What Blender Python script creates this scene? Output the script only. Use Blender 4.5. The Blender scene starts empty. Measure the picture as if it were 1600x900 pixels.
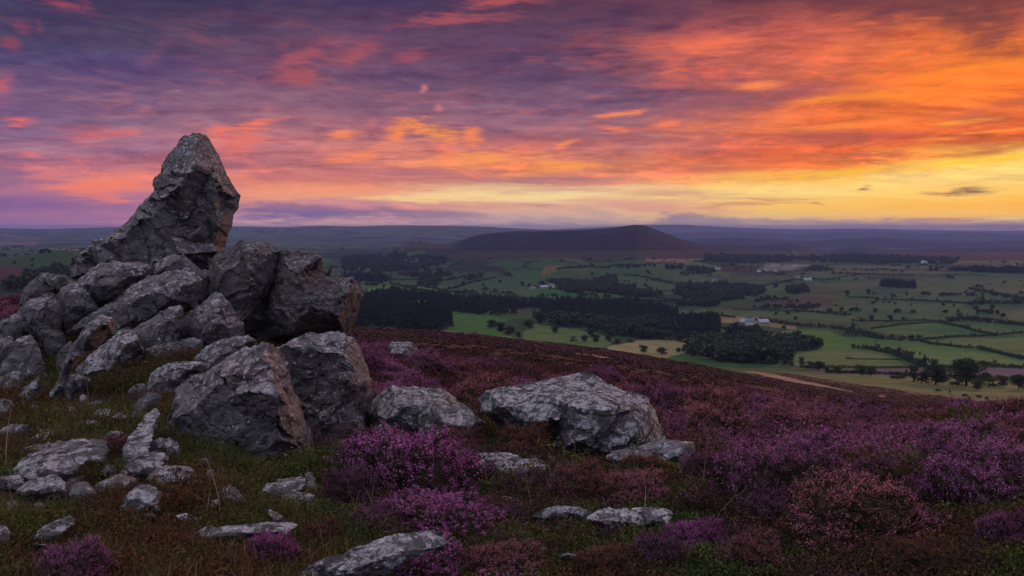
import bpy, bmesh, math, random
import numpy as np
from mathutils import Vector
from mathutils.geometry import delaunay_2d_cdt

SC = bpy.context.scene
COL = SC.collection
R = math.radians
EYE = 1.6
FP = 1256.0                      # focal length in pixels of the 1600 px wide photograph
PITCH = math.atan(94 / FP)
rng = np.random.default_rng(7)
random.seed(7)

# ------------------------------------------------------------------ camera
cam = bpy.data.cameras.new('camera')
cam.sensor_width = 36.0
cam.lens = 36.0 * FP / 1600.0
cam.clip_start = 0.05
cam.clip_end = 80000
camo = bpy.data.objects.new('camera', cam)
COL.objects.link(camo)
camo.location = (0, 0, EYE)
camo.rotation_euler = (R(90) - PITCH, 0, 0)
SC.camera = camo

SC.view_settings.view_transform = 'Standard'
SC.view_settings.look = 'None'
SC.view_settings.exposure = 0.0
SC.view_settings.gamma = 1.0
SC.view_settings.use_curve_mapping = False
SC.render.engine = 'CYCLES'
SC.cycles.use_denoising = True
try:
    SC.cycles.denoiser = 'OPENIMAGEDENOISE'
    SC.cycles.denoising_input_passes = 'RGB_ALBEDO_NORMAL'
except Exception:
    pass
SC.cycles.max_bounces = 5
SC.cycles.diffuse_bounces = 3
SC.cycles.glossy_bounces = 1
SC.cycles.transmission_bounces = 1
SC.cycles.volume_bounces = 0
SC.cycles.transparent_max_bounces = 4
SC.cycles.use_adaptive_sampling = True
SC.cycles.adaptive_threshold = 0.015
SC.cycles.sample_clamp_indirect = 4

def dirs(px, py):
    """world direction through a pixel, scaled so that its forward (y) part is 1"""
    u = (np.asarray(px, float) - 800) / FP
    v = -(np.asarray(py, float) - 450) / FP
    y = math.cos(PITCH) + v * math.sin(PITCH)
    z = -math.sin(PITCH) + v * math.cos(PITCH)
    return u / y, z / y
def at(px, py, Y):
    a, b = dirs(px, py)
    return (float(a) * Y, Y, EYE + float(b) * Y)
def gslope(py):                  # fall per metre forward for a pixel row
    return -dirs(800, py)[1]
def row_of(g):                   # the inverse: row for a fall per metre
    c, s = math.cos(PITCH), math.sin(PITCH)
    t = -np.asarray(g, float)
    v = (t * c + s) / (c - t * s)
    return 450 - FP * v
def lin(c):
    return tuple((x / 255 / 12.92) if x / 255 <= .04045 else ((x / 255 + .055) / 1.055) ** 2.4 for x in c)

# ------------------------------------------------------------------ node helper
class NT:
    def __init__(s, tree): s.t = tree; s.n = tree.nodes; s.l = tree.links
    def new(s, typ, **kw):
        nd = s.n.new(typ)
        for k, v in kw.items(): setattr(nd, k, v)
        return nd
    def put(s, sock, v):
        if v is None: return
        if hasattr(v, 'links') and hasattr(v, 'is_output'): s.l.new(v, sock)
        elif isinstance(v, (tuple, list)) and len(v) == 3 and sock.type == 'RGBA': sock.default_value = (*v, 1)
        else: sock.default_value = v
    def math(s, op, a, b=None, c=None, clamp=False):
        nd = s.new('ShaderNodeMath', operation=op, use_clamp=clamp)
        s.put(nd.inputs[0], a); s.put(nd.inputs[1], b)
        if c is not None: s.put(nd.inputs[2], c)
        return nd.outputs[0]
    def vmath(s, op, a, b=None):
        nd = s.new('ShaderNodeVectorMath', operation=op)
        s.put(nd.inputs[0], a); s.put(nd.inputs[1], b)
        return nd.outputs['Value'] if op in ('LENGTH', 'DOT_PRODUCT') else nd.outputs[0]
    def mix(s, f, a, b, mode='MIX'):
        nd = s.new('ShaderNodeMix', data_type='RGBA', blend_type=mode)
        s.put(nd.inputs[0], f); s.put(nd.inputs[6], a); s.put(nd.inputs[7], b)
        return nd.outputs[2]
    def maprange(s, v, a, b, c=0.0, d=1.0, interp='LINEAR'):
        nd = s.new('ShaderNodeMapRange', interpolation_type=interp)
        for i, x in enumerate((v, a, b, c, d)): s.put(nd.inputs[i], x)
        return nd.outputs[0]
    def noise(s, vec, scale, detail=4, rough=.55, dist=0.0, dim='3D', typ='FBM'):
        nd = s.new('ShaderNodeTexNoise', noise_dimensions=dim, noise_type=typ)
        s.put(nd.inputs['Vector'], vec); nd.inputs['Scale'].default_value = scale
        nd.inputs['Detail'].default_value = detail; nd.inputs['Roughness'].default_value = rough
        nd.inputs['Distortion'].default_value = dist
        return nd.outputs[0]
    def comb(s, x, y, z=0.0):
        nd = s.new('ShaderNodeCombineXYZ')
        for i, v in enumerate((x, y, z)): s.put(nd.inputs[i], v)
        return nd.outputs[0]
    def rgb(s, x, y, z):
        nd = s.new('ShaderNodeCombineColor')
        for i, v in enumerate((x, y, z)): s.put(nd.inputs[i], v)
        return nd.outputs[0]
    def sep(s, v):
        nd = s.new('ShaderNodeSeparateXYZ'); s.put(nd.inputs[0], v); return nd.outputs
    def mapping(s, vec, loc=(0, 0, 0), rot=(0, 0, 0), scale=(1, 1, 1), typ='POINT'):
        nd = s.new('ShaderNodeMapping', vector_type=typ)
        s.put(nd.inputs[0], vec)
        nd.inputs[1].default_value = loc; nd.inputs[2].default_value = rot; nd.inputs[3].default_value = scale
        return nd.outputs[0]
    def ramp(s, f, stops, interp='LINEAR'):
        nd = s.new('ShaderNodeValToRGB'); cr = nd.color_ramp; cr.interpolation = interp
        s.put(nd.inputs[0], f)
        while len(cr.elements) < len(stops): cr.elements.new(.5)
        for e, (p, c) in zip(cr.elements, stops): e.position = p
        for e, (p, c) in zip(cr.elements, sorted(stops, key=lambda q: q[0])):
            e.position = p; e.color = (*c[:3], 1)
        return nd.outputs[0]

# ------------------------------------------------------------------ sky: dusk cloud deck lit from below
W = bpy.data.worlds.new('World'); SC.world = W; W.use_nodes = True
W.node_tree.nodes.clear()
n = NT(W.node_tree)
tc = n.new('ShaderNodeTexCoord')
gx, gy, gz = n.sep(tc.outputs['Generated'])[:3]
az = n.math('ARCTAN2', gx, gy)                       # 0 straight ahead, + to the right
hor = n.math('SQRT', n.math('ADD', n.math('MULTIPLY', gx, gx), n.math('MULTIPLY', gy, gy)))
el = n.math('ARCTAN2', gz, hor)
elp = n.math('MAXIMUM', gz, 0.0)
den = n.math('ADD', elp, 0.10)
plane = n.comb(n.math('DIVIDE', gx, den), n.math('DIVIDE', gy, den), 0.0)     # the cloud deck seen in perspective
planeR = n.mapping(plane, rot=(0, 0, R(-28)), scale=(1, 1, 1))
streak = n.mapping(plane, rot=(0, 0, R(20)), scale=(.62, 1.15, 1))
diag = n.mapping(plane, rot=(0, 0, R(48)), scale=(.35, 1.7, 1))
n1 = n.noise(streak, 1.1, 6, .58, .6)
n2 = n.noise(diag, 1.5, 6, .6, .9)
n3 = n.noise(planeR, 4.5, 5, .62, .5)
azel = n.comb(az, n.math('MULTIPLY', el, 2.6), 0.0)
n4 = n.noise(azel, 7.0, 7, .6, .4)
n5 = n.noise(n.mapping(azel, scale=(1, 3.2, 1)), 9.0, 7, .62, .3)
wob = n.math('MULTIPLY', n.math('SUBTRACT', n1, .5), .30)
wob2 = n.math('MULTIPLY', n.math('SUBTRACT', n4, .5), .16)
azw = n.math('ADD', n.math('ADD', az, wob), wob2)
elfac = n.maprange(el, 0.0, .20, 0.0, 1.0)
elw = n.math('ADD', el, n.math('MULTIPLY', elfac, n.math('ADD', n.math('MULTIPLY', n.math('SUBTRACT', n2, .5), .11),
             n.math('MULTIPLY', n.math('SUBTRACT', n4, .5), .06))))
elw = n.math('ADD', elw, n.math('MULTIPLY', n.math('SUBTRACT', n5, .5), .014))
COLSX = [0, 200, 400, 600, 800, 1000, 1200, 1400, 1600]
SKY = {
 0:   [(52,46,82),(58,48,82),(64,50,84),(66,54,92),(86,56,84),(102,56,76),(96,52,68),(98,48,60),(124,62,58)],
 40:  [(58,50,88),(64,54,86),(72,56,88),(84,58,90),(90,60,88),(98,60,86),(140,72,76),(140,68,64),(120,58,58)],
 80:  [(70,60,94),(74,60,92),(92,64,94),(108,66,94),(92,62,95),(118,70,88),(214,102,84),(236,116,64),(180,84,60)],
 120: [(78,66,108),(84,68,110),(112,74,104),(110,76,106),(100,74,106),(140,84,100),(200,96,84),(215,98,55),(246,122,42)],
 160: [(108,84,120),(122,90,124),(136,94,118),(128,88,112),(128,92,120),(128,90,114),(178,88,82),(250,125,52),(252,122,38)],
 200: [(132,98,132),(136,98,126),(165,105,118),(160,100,118),(150,98,116),(146,92,106),(232,116,74),(242,110,48),(222,98,46)],
 235: [(150,108,136),(162,110,134),(178,112,126),(215,125,112),(200,112,108),(176,105,106),(222,98,64),(214,92,56),(212,92,42)],
 262: [(164,108,132),(200,120,128),(186,112,120),(205,120,112),(240,140,95),(220,122,90),(240,112,60),(248,140,52),(255,205,95)],
 285: [(152,102,134),(228,128,118),(225,132,112),(215,130,114),(190,122,120),(228,140,108),(252,190,90),(255,214,128),(255,216,124)],
 305: [(150,102,140),(190,120,140),(240,152,122),(244,168,130),(255,228,164),(244,200,146),(255,220,134),(255,212,116),(255,202,98)],
 325: [(138,98,148),(170,115,148),(215,140,140),(215,150,140),(232,176,148),(228,168,138),(255,206,100),(255,196,88),(255,186,70)],
 342: [(150,104,152),(186,122,154),(238,168,166),(240,172,166),(222,180,170),(236,190,146),(244,198,132),(255,198,110),(255,196,90)],
 357: [(186,130,166),(240,152,172),(255,196,186),(255,196,180),(232,198,180),(214,190,176),(214,184,172),(214,180,162),(224,178,144)],
}
def azel_of(px, py):
    a, b = dirs(px, py); a = float(a); b = float(b)
    return math.atan(a), math.atan(b / math.sqrt(1 + a * a))
fac = n.math('MULTIPLY_ADD', azw, 1 / (2 * math.pi), .5)
rows = sorted(SKY.items(), reverse=True)
cur = None; prev = None
EASTLOW, EASTHI = lin((88, 78, 108)), lin((150, 150, 196))  # unseen eastern sky, darkened low and brightened high to shape light on rocks
for y, cs in rows:
    t = (357 - y) / 357
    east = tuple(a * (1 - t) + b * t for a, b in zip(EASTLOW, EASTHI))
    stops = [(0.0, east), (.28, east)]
    for x, c in zip(COLSX, cs):
        stops.append((azel_of(x, y)[0] / (2 * math.pi) + .5, lin(c)))
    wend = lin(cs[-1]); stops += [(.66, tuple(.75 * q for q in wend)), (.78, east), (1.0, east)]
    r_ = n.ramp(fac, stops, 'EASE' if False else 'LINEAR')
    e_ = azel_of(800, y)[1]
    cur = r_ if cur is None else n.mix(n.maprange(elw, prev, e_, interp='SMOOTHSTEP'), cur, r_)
    prev = e_
# higher than the frame: unseen broken lavender-blue deck, brightened to light the rocks
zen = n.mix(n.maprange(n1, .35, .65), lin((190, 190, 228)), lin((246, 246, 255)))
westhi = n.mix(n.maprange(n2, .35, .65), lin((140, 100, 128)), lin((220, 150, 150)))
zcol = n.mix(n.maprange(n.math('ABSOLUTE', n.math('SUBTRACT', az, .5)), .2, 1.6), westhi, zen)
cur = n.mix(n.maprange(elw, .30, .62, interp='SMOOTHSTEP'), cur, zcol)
# cloud relief: light and dark streaks
hi = n.maprange(n.math('ADD', n.math('MULTIPLY', n2, .7), n.math('MULTIPLY', n3, .3)), .38, .66, .74, 1.34)
cl = n.maprange(n1, .3, .7, .84, 1.16)
# the clear band under the deck stays smooth
clear = n.maprange(elw, azel_of(800, 330)[1], azel_of(800, 240)[1], 0.0, 1.0, 'SMOOTHSTEP')
n9 = n.noise(n.mapping(azel, loc=(1, 2, 0), rot=(0, 0, R(10)), scale=(1, 1.7, 1)), 26.0, 8, .68, .5)
gain = n.math('ADD', n.math('MULTIPLY', n.math('ADD', n.math('SUBTRACT', n.math('MULTIPLY', hi, cl), 1.0), n.math('MULTIPLY', n.math('SUBTRACT', n9, .5), .9)), clear), 1.0)
cur = n.mix(1.0, cur, n.rgb(gain, n.math('POWER', gain, 1.25), n.math('POWER', gain, .75)), 'MULTIPLY')
n7 = n.noise(n.mapping(azel, rot=(0, 0, R(14)), scale=(1, 1.5, 1)), 11.0, 8, .66, .9)
n8 = n.noise(n.mapping(azel, loc=(3, 7, 0), rot=(0, 0, R(-6)), scale=(1, 1.9, 1)), 6.0, 7, .62, .7)
bandm = n.math('MULTIPLY', n.maprange(el, .035, .07, 0, 1, 'SMOOTHSTEP'), n.maprange(el, .17, .30, 1, .35))
f7 = n.math('MULTIPLY', n.maprange(n7, .50, .70, 0, .8, 'SMOOTHSTEP'), bandm)
cur = n.mix(f7, cur, n.mix(1.0, n.mix(1.0, cur, (1.65, 1.2, .92), 'MULTIPLY'), (.055, .008, 0), 'ADD'))
f8 = n.math('MULTIPLY', n.maprange(n8, .52, .36, 0, .75, 'SMOOTHSTEP'), bandm)
cur = n.mix(f8, cur, n.mix(1.0, cur, (.62, .66, .86), 'MULTIPLY'))
# single clouds: (x, y, half width, half height, tilt deg, colour, strength, grain)
BL = [
 (95,8,55,12,-8,(176,78,92),.9,n4),(32,42,18,7,-25,(140,66,90),.8,n4),(60,42,6,8,0,(130,66,92),.6,n4),(18,70,13,8,0,(140,70,94),.7,n4),(4,135,24,16,-20,(214,96,96),.9,n4),
 (25,188,30,5,3,(230,110,104),.9,n5),(150,212,60,9,4,(226,108,112),.95,n5),(200,208,42,5,3,(232,116,110),.9,n5),(130,198,60,14,0,(122,84,112),.8,n4),
 (48,243,22,5,-10,(224,118,124),.8,n5),(90,272,50,8,6,(222,124,122),.75,n5),(175,290,75,12,3,(252,132,100),.85,n5),(165,302,60,8,0,(236,128,116),.6,n5),
 (345,204,26,5,3,(248,120,92),.9,n5),(390,212,48,16,5,(236,116,96),.8,n4),(405,193,30,6,12,(250,124,92),.9,n5),(470,88,34,8,18,(190,90,94),.5,n4),(460,118,32,13,0,(200,92,92),.5,n4),
 (565,72,38,12,25,(196,90,92),.5,n4),(552,92,14,5,15,(196,94,92),.45,n4),(640,92,22,9,5,(160,80,96),.7,n4),(755,8,70,10,10,(190,86,84),.8,n5),(720,32,90,7,6,(170,80,90),.7,n5),
 (535,210,26,7,2,(255,140,82),.9,n4),(625,207,30,15,20,(255,142,76),.9,n4),(680,208,36,15,-12,(255,148,70),.95,n4),(738,210,16,12,50,(255,138,78),.85,n4),(565,242,60,10,14,(252,138,92),.8,n5),
 (760,250,90,12,4,(255,156,84),.8,n5),(640,272,90,7,3,(172,106,124),.75,n5),(560,270,60,6,3,(200,112,118),.6,n5),(430,278,70,6,0,(198,116,126),.6,n5),(500,296,150,7,1,(255,160,116),.6,n5),
 (860,262,70,9,3,(255,160,76),.75,n5),(880,280,95,9,1,(166,112,120),.8,n5),(882,226,16,4,20,(255,140,80),.8,n5),(975,178,52,5,8,(255,136,90),.9,n5),(960,202,36,5,-4,(250,126,88),.8,n5),(1040,194,24,5,0,(250,126,84),.8,n5),
 (663,138,5,5,0,(226,128,120),.7,n4),(687,169,8,5,0,(224,124,116),.7,n4),
 (1060,72,170,18,6,(220,104,86),.55,n4),(1110,68,90,12,4,(246,116,78),.7,n5),(1090,40,35,12,20,(166,80,84),.6,n4),(1290,82,150,22,0,(252,122,62),.6,n4),(1380,30,110,24,-6,(104,52,66),.75,n4),(1560,55,80,22,-20,(110,54,62),.75,n4),
 (1180,132,26,7,3,(255,140,72),.85,n5),(1310,115,90,16,28,(160,78,76),.55,n4),(1240,150,90,14,18,(150,80,92),.65,n4),(1140,165,80,14,0,(130,84,104),.65,n4),(1330,150,110,4,3,(255,150,50),.85,n5),(1510,108,100,6,5,(255,140,40),.85,n5),(1380,120,80,16,22,(196,88,60),.5,n4),
 (1460,130,150,18,3,(255,126,36),.5,n5),(1300,198,180,4,2,(255,146,64),.6,n5),(1090,222,90,14,2,(150,96,108),.55,n5),(1230,215,160,10,0,(176,84,80),.65,n5),(1360,242,70,7,0,(164,82,78),.65,n5),(1530,178,80,14,8,(176,86,74),.6,n5),(1490,192,55,3,3,(255,170,60),.8,n5),(1570,205,60,3,2,(255,156,60),.8,n5),
 (1470,218,45,4,2,(255,150,60),.8,n5),(1540,232,60,6,2,(176,86,60),.7,n5),(1500,255,130,4,6,(255,200,40),.8,n5),(1350,265,110,4,5,(255,190,50),.8,n5),(1180,272,80,4,3,(255,190,80),.7,n5),
 (760,300,110,8,3,(255,226,150),.75,n5),(700,308,150,5,1,(255,214,146),.7,n5),(900,296,170,9,0,(214,158,140),.7,n5),(870,307,120,5,3,(255,226,150),.7,n5),(1000,292,120,4,0,(255,216,150),.6,n5),
 (1010,324,110,9,0,(222,158,140),.8,n5),(1100,300,120,5,0,(214,150,124),.6,n5),(1170,318,70,3.4,0,(216,146,104),.85,n5),(1275,317,14,3.4,-12,(190,120,90),.9,n4),(1180,311,90,2.2,0,(206,140,104),.7,n5),
 (1350,294,13,3.6,8,(150,104,88),.95,n4),(1460,304,36,3.4,-3,(168,108,82),.95,n5),(1525,297,32,5,0,(98,74,82),1.0,n4),(1500,342,120,2.4,1,(214,130,90),.8,n5),(1580,341,70,2.2,0,(255,236,150),.9,n5),
 (852,322,40,3.2,-2,(178,116,130),.85,n5),
 (500,331,150,11,0,(128,104,146),1.0,n4),(600,327,60,9,-6,(144,112,144),.95,n4),(545,320,50,5,-4,(226,146,148),.9,n4),(640,324,40,5,-8,(246,160,140),.85,n4),(690,334,60,4,0,(150,116,142),.9,n4),(450,322,70,5,-4,(150,108,146),.85,n5),(420,338,90,6,0,(126,104,156),.85,n5),(710,338,90,6,0,(160,122,148),.85,n4),(650,344,160,3.4,0,(206,160,160),.6,n5),
 (870,344,130,14,0,(182,156,160),.95,n4),(945,336,60,12,-16,(206,168,152),.85,n4),(830,350,90,8,0,(160,146,168),.8,n4),
 (1065,342,56,8,0,(146,126,146),1.0,n4),(960,330,40,5,-14,(244,196,160),.8,n4),(890,334,50,4,-6,(236,184,160),.7,n4),(1110,348,100,6,0,(172,148,154),.9,n4),(1200,346,90,5,0,(176,148,150),.9,n4),(1350,350,230,7,0,(176,152,150),.95,n5),(1560,352,140,6,0,(166,142,150),.85,n5),
 (1597,357,7,3,0,(255,170,140),1.0,n4),
]
n6 = n.noise(n.mapping(azel, rot=(0, 0, R(8)), scale=(1, 2.6, 1)), 34.0, 4, .6, .3)
wa = n.math('ADD', az, n.math('MULTIPLY', n.math('SUBTRACT', n3, .5), .020))
we = n.math('ADD', el, n.math('MULTIPLY', n.math('SUBTRACT', n5, .5), .012))
P2 = n.comb(wa, we, 0.0)
gr = {}
def grain(g):                    # cloud texture mixed with a finer grain
    if g not in gr:
        gr[g] = n.math('MULTIPLY', n.math('SUBTRACT', n.math('MULTIPLY_ADD', n6, .45, n.math('MULTIPLY', g, .75)), .6), 3.6)
    return gr[g]
grain(n4); grain(n5)
low = n.maprange(el, -.03, -.15)
cur = n.mix(low, cur, lin((70, 66, 92)))
def background(col):
    b = n.new('ShaderNodeBackground'); n.put(b.inputs[0], col); b.inputs[1].default_value = 1.0
    return b.outputs[0]
def mixsh(f, a, b):
    m = n.new('ShaderNodeMixShader'); n.put(m.inputs[0], f); n.l.new(a, m.inputs[1]); n.l.new(b, m.inputs[2]); return m.outputs[0]
def blob_group():
    t = bpy.data.node_groups.new('single_cloud', 'ShaderNodeTree')
    for nm, ty in (('Base', 'NodeSocketColor'), ('P', 'NodeSocketVector'), ('Grain', 'NodeSocketFloat'), ('Loc', 'NodeSocketVector'),
                   ('Rot', 'NodeSocketVector'), ('Size', 'NodeSocketVector'), ('Amount', 'NodeSocketFloat'), ('Colour', 'NodeSocketColor')):
        t.interface.new_socket(nm, in_out='INPUT', socket_type=ty)
    t.interface.new_socket('Out', in_out='OUTPUT', socket_type='NodeSocketColor')
    g = NT(t); i = g.new('NodeGroupInput').outputs; o = g.new('NodeGroupOutput')
    mp = g.new('ShaderNodeMapping', vector_type='TEXTURE')
    for k, q in enumerate((i[1], i[3], i[4], i[5])): g.l.new(q, mp.inputs[k])
    v = g.math('SUBTRACT', i[2], g.vmath('LENGTH', mp.outputs[0]))
    f = g.math('MULTIPLY', g.maprange(v, -1.0, .15, 0.0, 1.0, 'SMOOTHSTEP'), i[6])
    g.l.new(g.mix(f, i[0], i[7]), o.inputs[0])
    return t
BG = blob_group()
def clouds(x0, x1, y0, y1):
    c_ = cur
    for (bx, by, rx, ry, tilt, c, st, g) in BL:
        ex = rx * 1.6 + 40; ey = ry * 1.8 + rx * 1.5 * abs(math.sin(R(tilt))) + 26
        if bx + ex < x0 or bx - ex > x1 or by + ey < y0 or by - ey > y1: continue
        a0, e0 = azel_of(bx, by)
        k = math.cos(a0) ** 2 / FP
        nd = n.new('ShaderNodeGroup'); nd.node_tree = BG
        n.l.new(c_, nd.inputs[0]); n.l.new(P2, nd.inputs[1]); n.l.new(grain(g), nd.inputs[2])
        nd.inputs[3].default_value = (a0, e0, 0); nd.inputs[4].default_value = (0, 0, R(tilt))
        nd.inputs[5].default_value = (rx * k * 1.5, ry / FP * 1.7, 1); nd.inputs[6].default_value = st; nd.inputs[7].default_value = (*lin(c), 1)
        c_ = nd.outputs[0]
    return background(c_)
# the single clouds are looked up tile by tile of the sky, so that a ray only meets the ones near it
xs = [-400, 320, 560, 800, 1040, 1280, 2000]; ys = [400, 310, 235, 130, -200]
rowsh = []
for j in range(4):
    s_ = clouds(xs[0], xs[1], ys[j + 1], ys[j])
    for i in range(1, 6):
        s_ = mixsh(n.math('GREATER_THAN', az, azel_of(xs[i], 357)[0]), s_, clouds(xs[i], xs[i + 1], ys[j + 1], ys[j]))
    rowsh.append(s_)
s_ = rowsh[0]
for j in range(1, 4):
    s_ = mixsh(n.math('GREATER_THAN', el, azel_of(800, ys[j])[1]), s_, rowsh[j])
away = n.math('MAXIMUM', n.math('GREATER_THAN', n.math('ABSOLUTE', az), .72), n.math('GREATER_THAN', n.math('ABSOLUTE', n.math('SUBTRACT', el, .14)), .17))
plain = mixsh(away, s_, background(cur))
sky = n.new('ShaderNodeTexSky', sky_type='NISHITA')
sky.sun_disc = False; sky.sun_elevation = R(1.5); sky.sun_rotation = R(33)
bg2 = n.new('ShaderNodeBackground'); n.l.new(sky.outputs[0], bg2.inputs[0]); bg2.inputs[1].default_value = 0.004
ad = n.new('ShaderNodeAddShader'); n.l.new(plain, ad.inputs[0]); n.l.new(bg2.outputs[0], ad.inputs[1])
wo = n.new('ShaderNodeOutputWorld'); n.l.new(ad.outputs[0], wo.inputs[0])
W.cycles.sampling_method = 'MANUAL'; W.cycles.sample_map_resolution = 1024

# the last low light from the right
sl = bpy.data.lights.new('sun', 'SUN'); sl.energy = 1.1; sl.angle = R(6); sl.color = (1.0, .50, .28)
so = bpy.data.objects.new('sun', sl); COL.objects.link(so)
sd = Vector((math.sin(R(36)) * math.cos(R(3)), math.cos(R(36)) * math.cos(R(3)), math.sin(R(3))))
so.rotation_euler = sd.to_track_quat('Z', 'Y').to_euler()

# ------------------------------------------------------------------ numpy noise
def _h(ix, iy, iz, s=0):
    with np.errstate(over='ignore'):
        h = (ix.astype(np.int64) * 73856093) ^ (iy.astype(np.int64) * 19349663) ^ (iz.astype(np.int64) * 83492791) ^ np.int64(s * 2654435761 % (1 << 31))
        h = (h ^ (h >> 13)) * np.int64(1274126177)
        h = (h ^ (h >> 16)) * np.int64(668265263)
        h = h ^ (h >> 15)
    return (h & 0xFFFFFF).astype(np.float64) / 0xFFFFFF
def vnoise(p, s=0):
    p = np.asarray(p, float)
    i = np.floor(p).astype(np.int64); f = p - i
    f = f * f * f * (f * (f * 6 - 15) + 10)
    r = 0
    for dx in (0, 1):
        wx = f[..., 0] if dx else 1 - f[..., 0]
        for dy in (0, 1):
            wy = f[..., 1] if dy else 1 - f[..., 1]
            for dz in (0, 1):
                wz = f[..., 2] if dz else 1 - f[..., 2]
                r = r + wx * wy * wz * _h(i[..., 0] + dx, i[..., 1] + dy, i[..., 2] + dz, s)
    return r * 2 - 1
def fbm(p, octv=4, s=0, gain=.5):
    a, t, r = 1.0, 0.0, 0
    p = np.asarray(p, float)
    for o in range(octv):
        r = r + a * vnoise(p, s + o); t += a; a *= gain; p = p * 2.03 + 17.1
    return r / t
def n2d(x, y, sc, octv=4, s=0, gain=.5):
    x = np.asarray(x, float); y = np.asarray(y, float)
    return fbm(np.stack([x / sc, y / sc, np.full_like(x, .37 + s)], -1), octv, s, gain)
def cells(p, s=0):
    """nearest jittered cell: returns id random (N,4) and offset vector to its centre"""
    p = np.asarray(p, float); i = np.floor(p).astype(np.int64)
    best = np.full(p.shape[:-1], 1e9); second = best.copy()
    rid = np.zeros(p.shape[:-1] + (4,)); off = np.zeros_like(p)
    for dx in (-1, 0, 1):
        for dy in (-1, 0, 1):
            for dz in (-1, 0, 1):
                j = i + np.array([dx, dy, dz])
                c = j + np.stack([_h(j[..., 0], j[..., 1], j[..., 2], s + k) for k in (1, 2, 3)], -1)
                v = p - c; d = (v ** 2).sum(-1)
                m = d < best
                second = np.where(m, best, np.minimum(second, d))
                best = np.where(m, d, best)
                rr = np.stack([_h(j[..., 0], j[..., 1], j[..., 2], s + 10 + k) for k in range(4)], -1)
                rid[m] = rr[m]; off[m] = v[m]
    return rid, off, np.sqrt(second) - np.sqrt(best)

def pchip(x, y, xq):
    """monotone cubic; y (n,) or (n,m)"""
    x = np.asarray(x, float); y = np.asarray(y, float)
    h = np.diff(x); hh = h if y.ndim == 1 else h[:, None]
    d = np.diff(y, axis=0) / hh
    m = np.zeros_like(y)
    prod = d[:-1] * d[1:]
    w1 = 2 * hh[1:] + hh[:-1]; w2 = hh[1:] + 2 * hh[:-1]
    with np.errstate(divide='ignore', invalid='ignore'):
        mm = (w1 + w2) / (w1 / d[:-1] + w2 / d[1:])
    m[1:-1] = np.where(prod > 0, mm, 0); m[0] = d[0]; m[-1] = d[-1]
    xq = np.clip(xq, x[0], x[-1]); k = np.clip(np.searchsorted(x, xq, side='right') - 1, 0, len(x) - 2)
    t = (xq - x[k]) / h[k]; hk = h[k]
    if y.ndim > 1: t = t[:, None]; hk = hk[:, None]
    return ((1 + 2 * t) * (1 - t) ** 2) * y[k] + (t * (1 - t) ** 2) * hk * m[k] + (t * t * (3 - 2 * t)) * y[k + 1] + (t * t * (t - 1)) * hk * m[k + 1]

# ------------------------------------------------------------------ the land: one height field around the viewpoint
RR = [.5, 3, 4, 6, 8, 10, 11.5, 13, 16, 20, 30, 45, 70, 110, 160, 250, 400, 600, 800, 1100, 1500, 2100, 3000, 4000, 5500, 8000, 32000]
TB = {  # image row of the ground at each distance, per image column
 -300: [0,0,832,695,645,612,575,545,522,505,495,485,476,470,466,480,488,478,463,452,438,420,404,394,387.0,381.0,367.0],
 0:    [0,0,838,705,655,628,585,548,524,510,495,485,476,470,466,480,490,480,465,455,440,420,405,395,387.0,381.0,367.0],
 130:  [0,0,840,708,645,608,560,528,515,509,500,491,483,476,472,490,500,486,470,458,442,422,406,396,388.0,382.0,367.0],
 300:  [0,0,843,712,637,560,522,500,510,520,512,503,495,488,484,505,515,500,482,465,447,426,409,398,390.0,383.0,367.0],
 440:  [0,0,848,736,690,600,545,525,535,542,532,523,515,505,500,520,528,512,492,470,451,430,412,400,393.0,385.0,368.0],
 560:  [0,0,852,722,668,632,614,603,588,571,554,543,530,519,512,530,536,520,500,475,455,435,415,402,395.0,387.0,369.0],
 700:  [0,0,855,722,668,640,629,622,610,594,575,560,543,529,520,540,548,530,508,482,460,437,416,403,397.0,390.0,369.0],
 900:  [0,0,858,732,690,665,655,648,636,620,600,582,565,552,541,553,565,550,525,495,468,442,418,405,400.0,394.0,371.0],
 1100: [0,0,860,738,702,680,671,665,655,641,626,612,598,585,574,580,583,566,545,510,478,447,421,407,403.0,396.0,371.0],
 1300: [0,0,862,742,711,692,685,680,671,660,649,640,631,622,614,604,590,575,555,520,485,452,423,409,405.0,397.0,371.0],
 1500: [0,0,862,745,716,698,692,687,680,670,661,654,647,641,636,625,604,584,563,526,489,454,424,410,406.0,397.0,371.0],
 1700: [0,0,863,748,720,703,697,693,686,678,670,664,659,655,651,641,614,594,571,532,493,456,426,411,407.0,397.0,371.0],
}
TX = np.array(sorted(TB)); LR = np.log(RR)
GT = np.zeros((len(RR), len(TX)))
for k, x in enumerate(TX):
    g = gslope(np.array(TB[x], float)); g[1] = g[2] * 4 / 3; g[0] = g[2] * 4 / .5
    z4 = g[2] * 4; g[0] = z4 / .5; g[1] = z4 / 3
    GT[:, k] = g
NAZ_F, NR = 1000, 860
az_front = np.linspace(-R(47), R(47), NAZ_F)
az_side = np.linspace(R(47), R(360 - 47), 150)[1:-1]
AZ = np.concatenate([az_front, az_side])                # 47..313 continues round the back
RG = np.exp(np.linspace(math.log(1.2), math.log(31000), NR))
RG[0] = .5
azs = np.where(AZ > math.pi, AZ - 2 * math.pi, AZ)
pxc = np.clip(800 + FP * np.tan(np.clip(azs, -R(60), R(60))), -300, 1700)
G1 = pchip(LR, GT, np.log(RG))                          # (NR, ncol)
G2 = pchip(TX, G1.T, pxc).T                             # (NR, NAZ)
avg = G1[:, [0, -1]].mean(1)[:, None]
tb = np.clip((np.abs(azs) - R(80)) / R(90), 0, 1); tb = tb * tb * (3 - 2 * tb)
G2 = G2 * (1 - tb) + avg * tb
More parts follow.
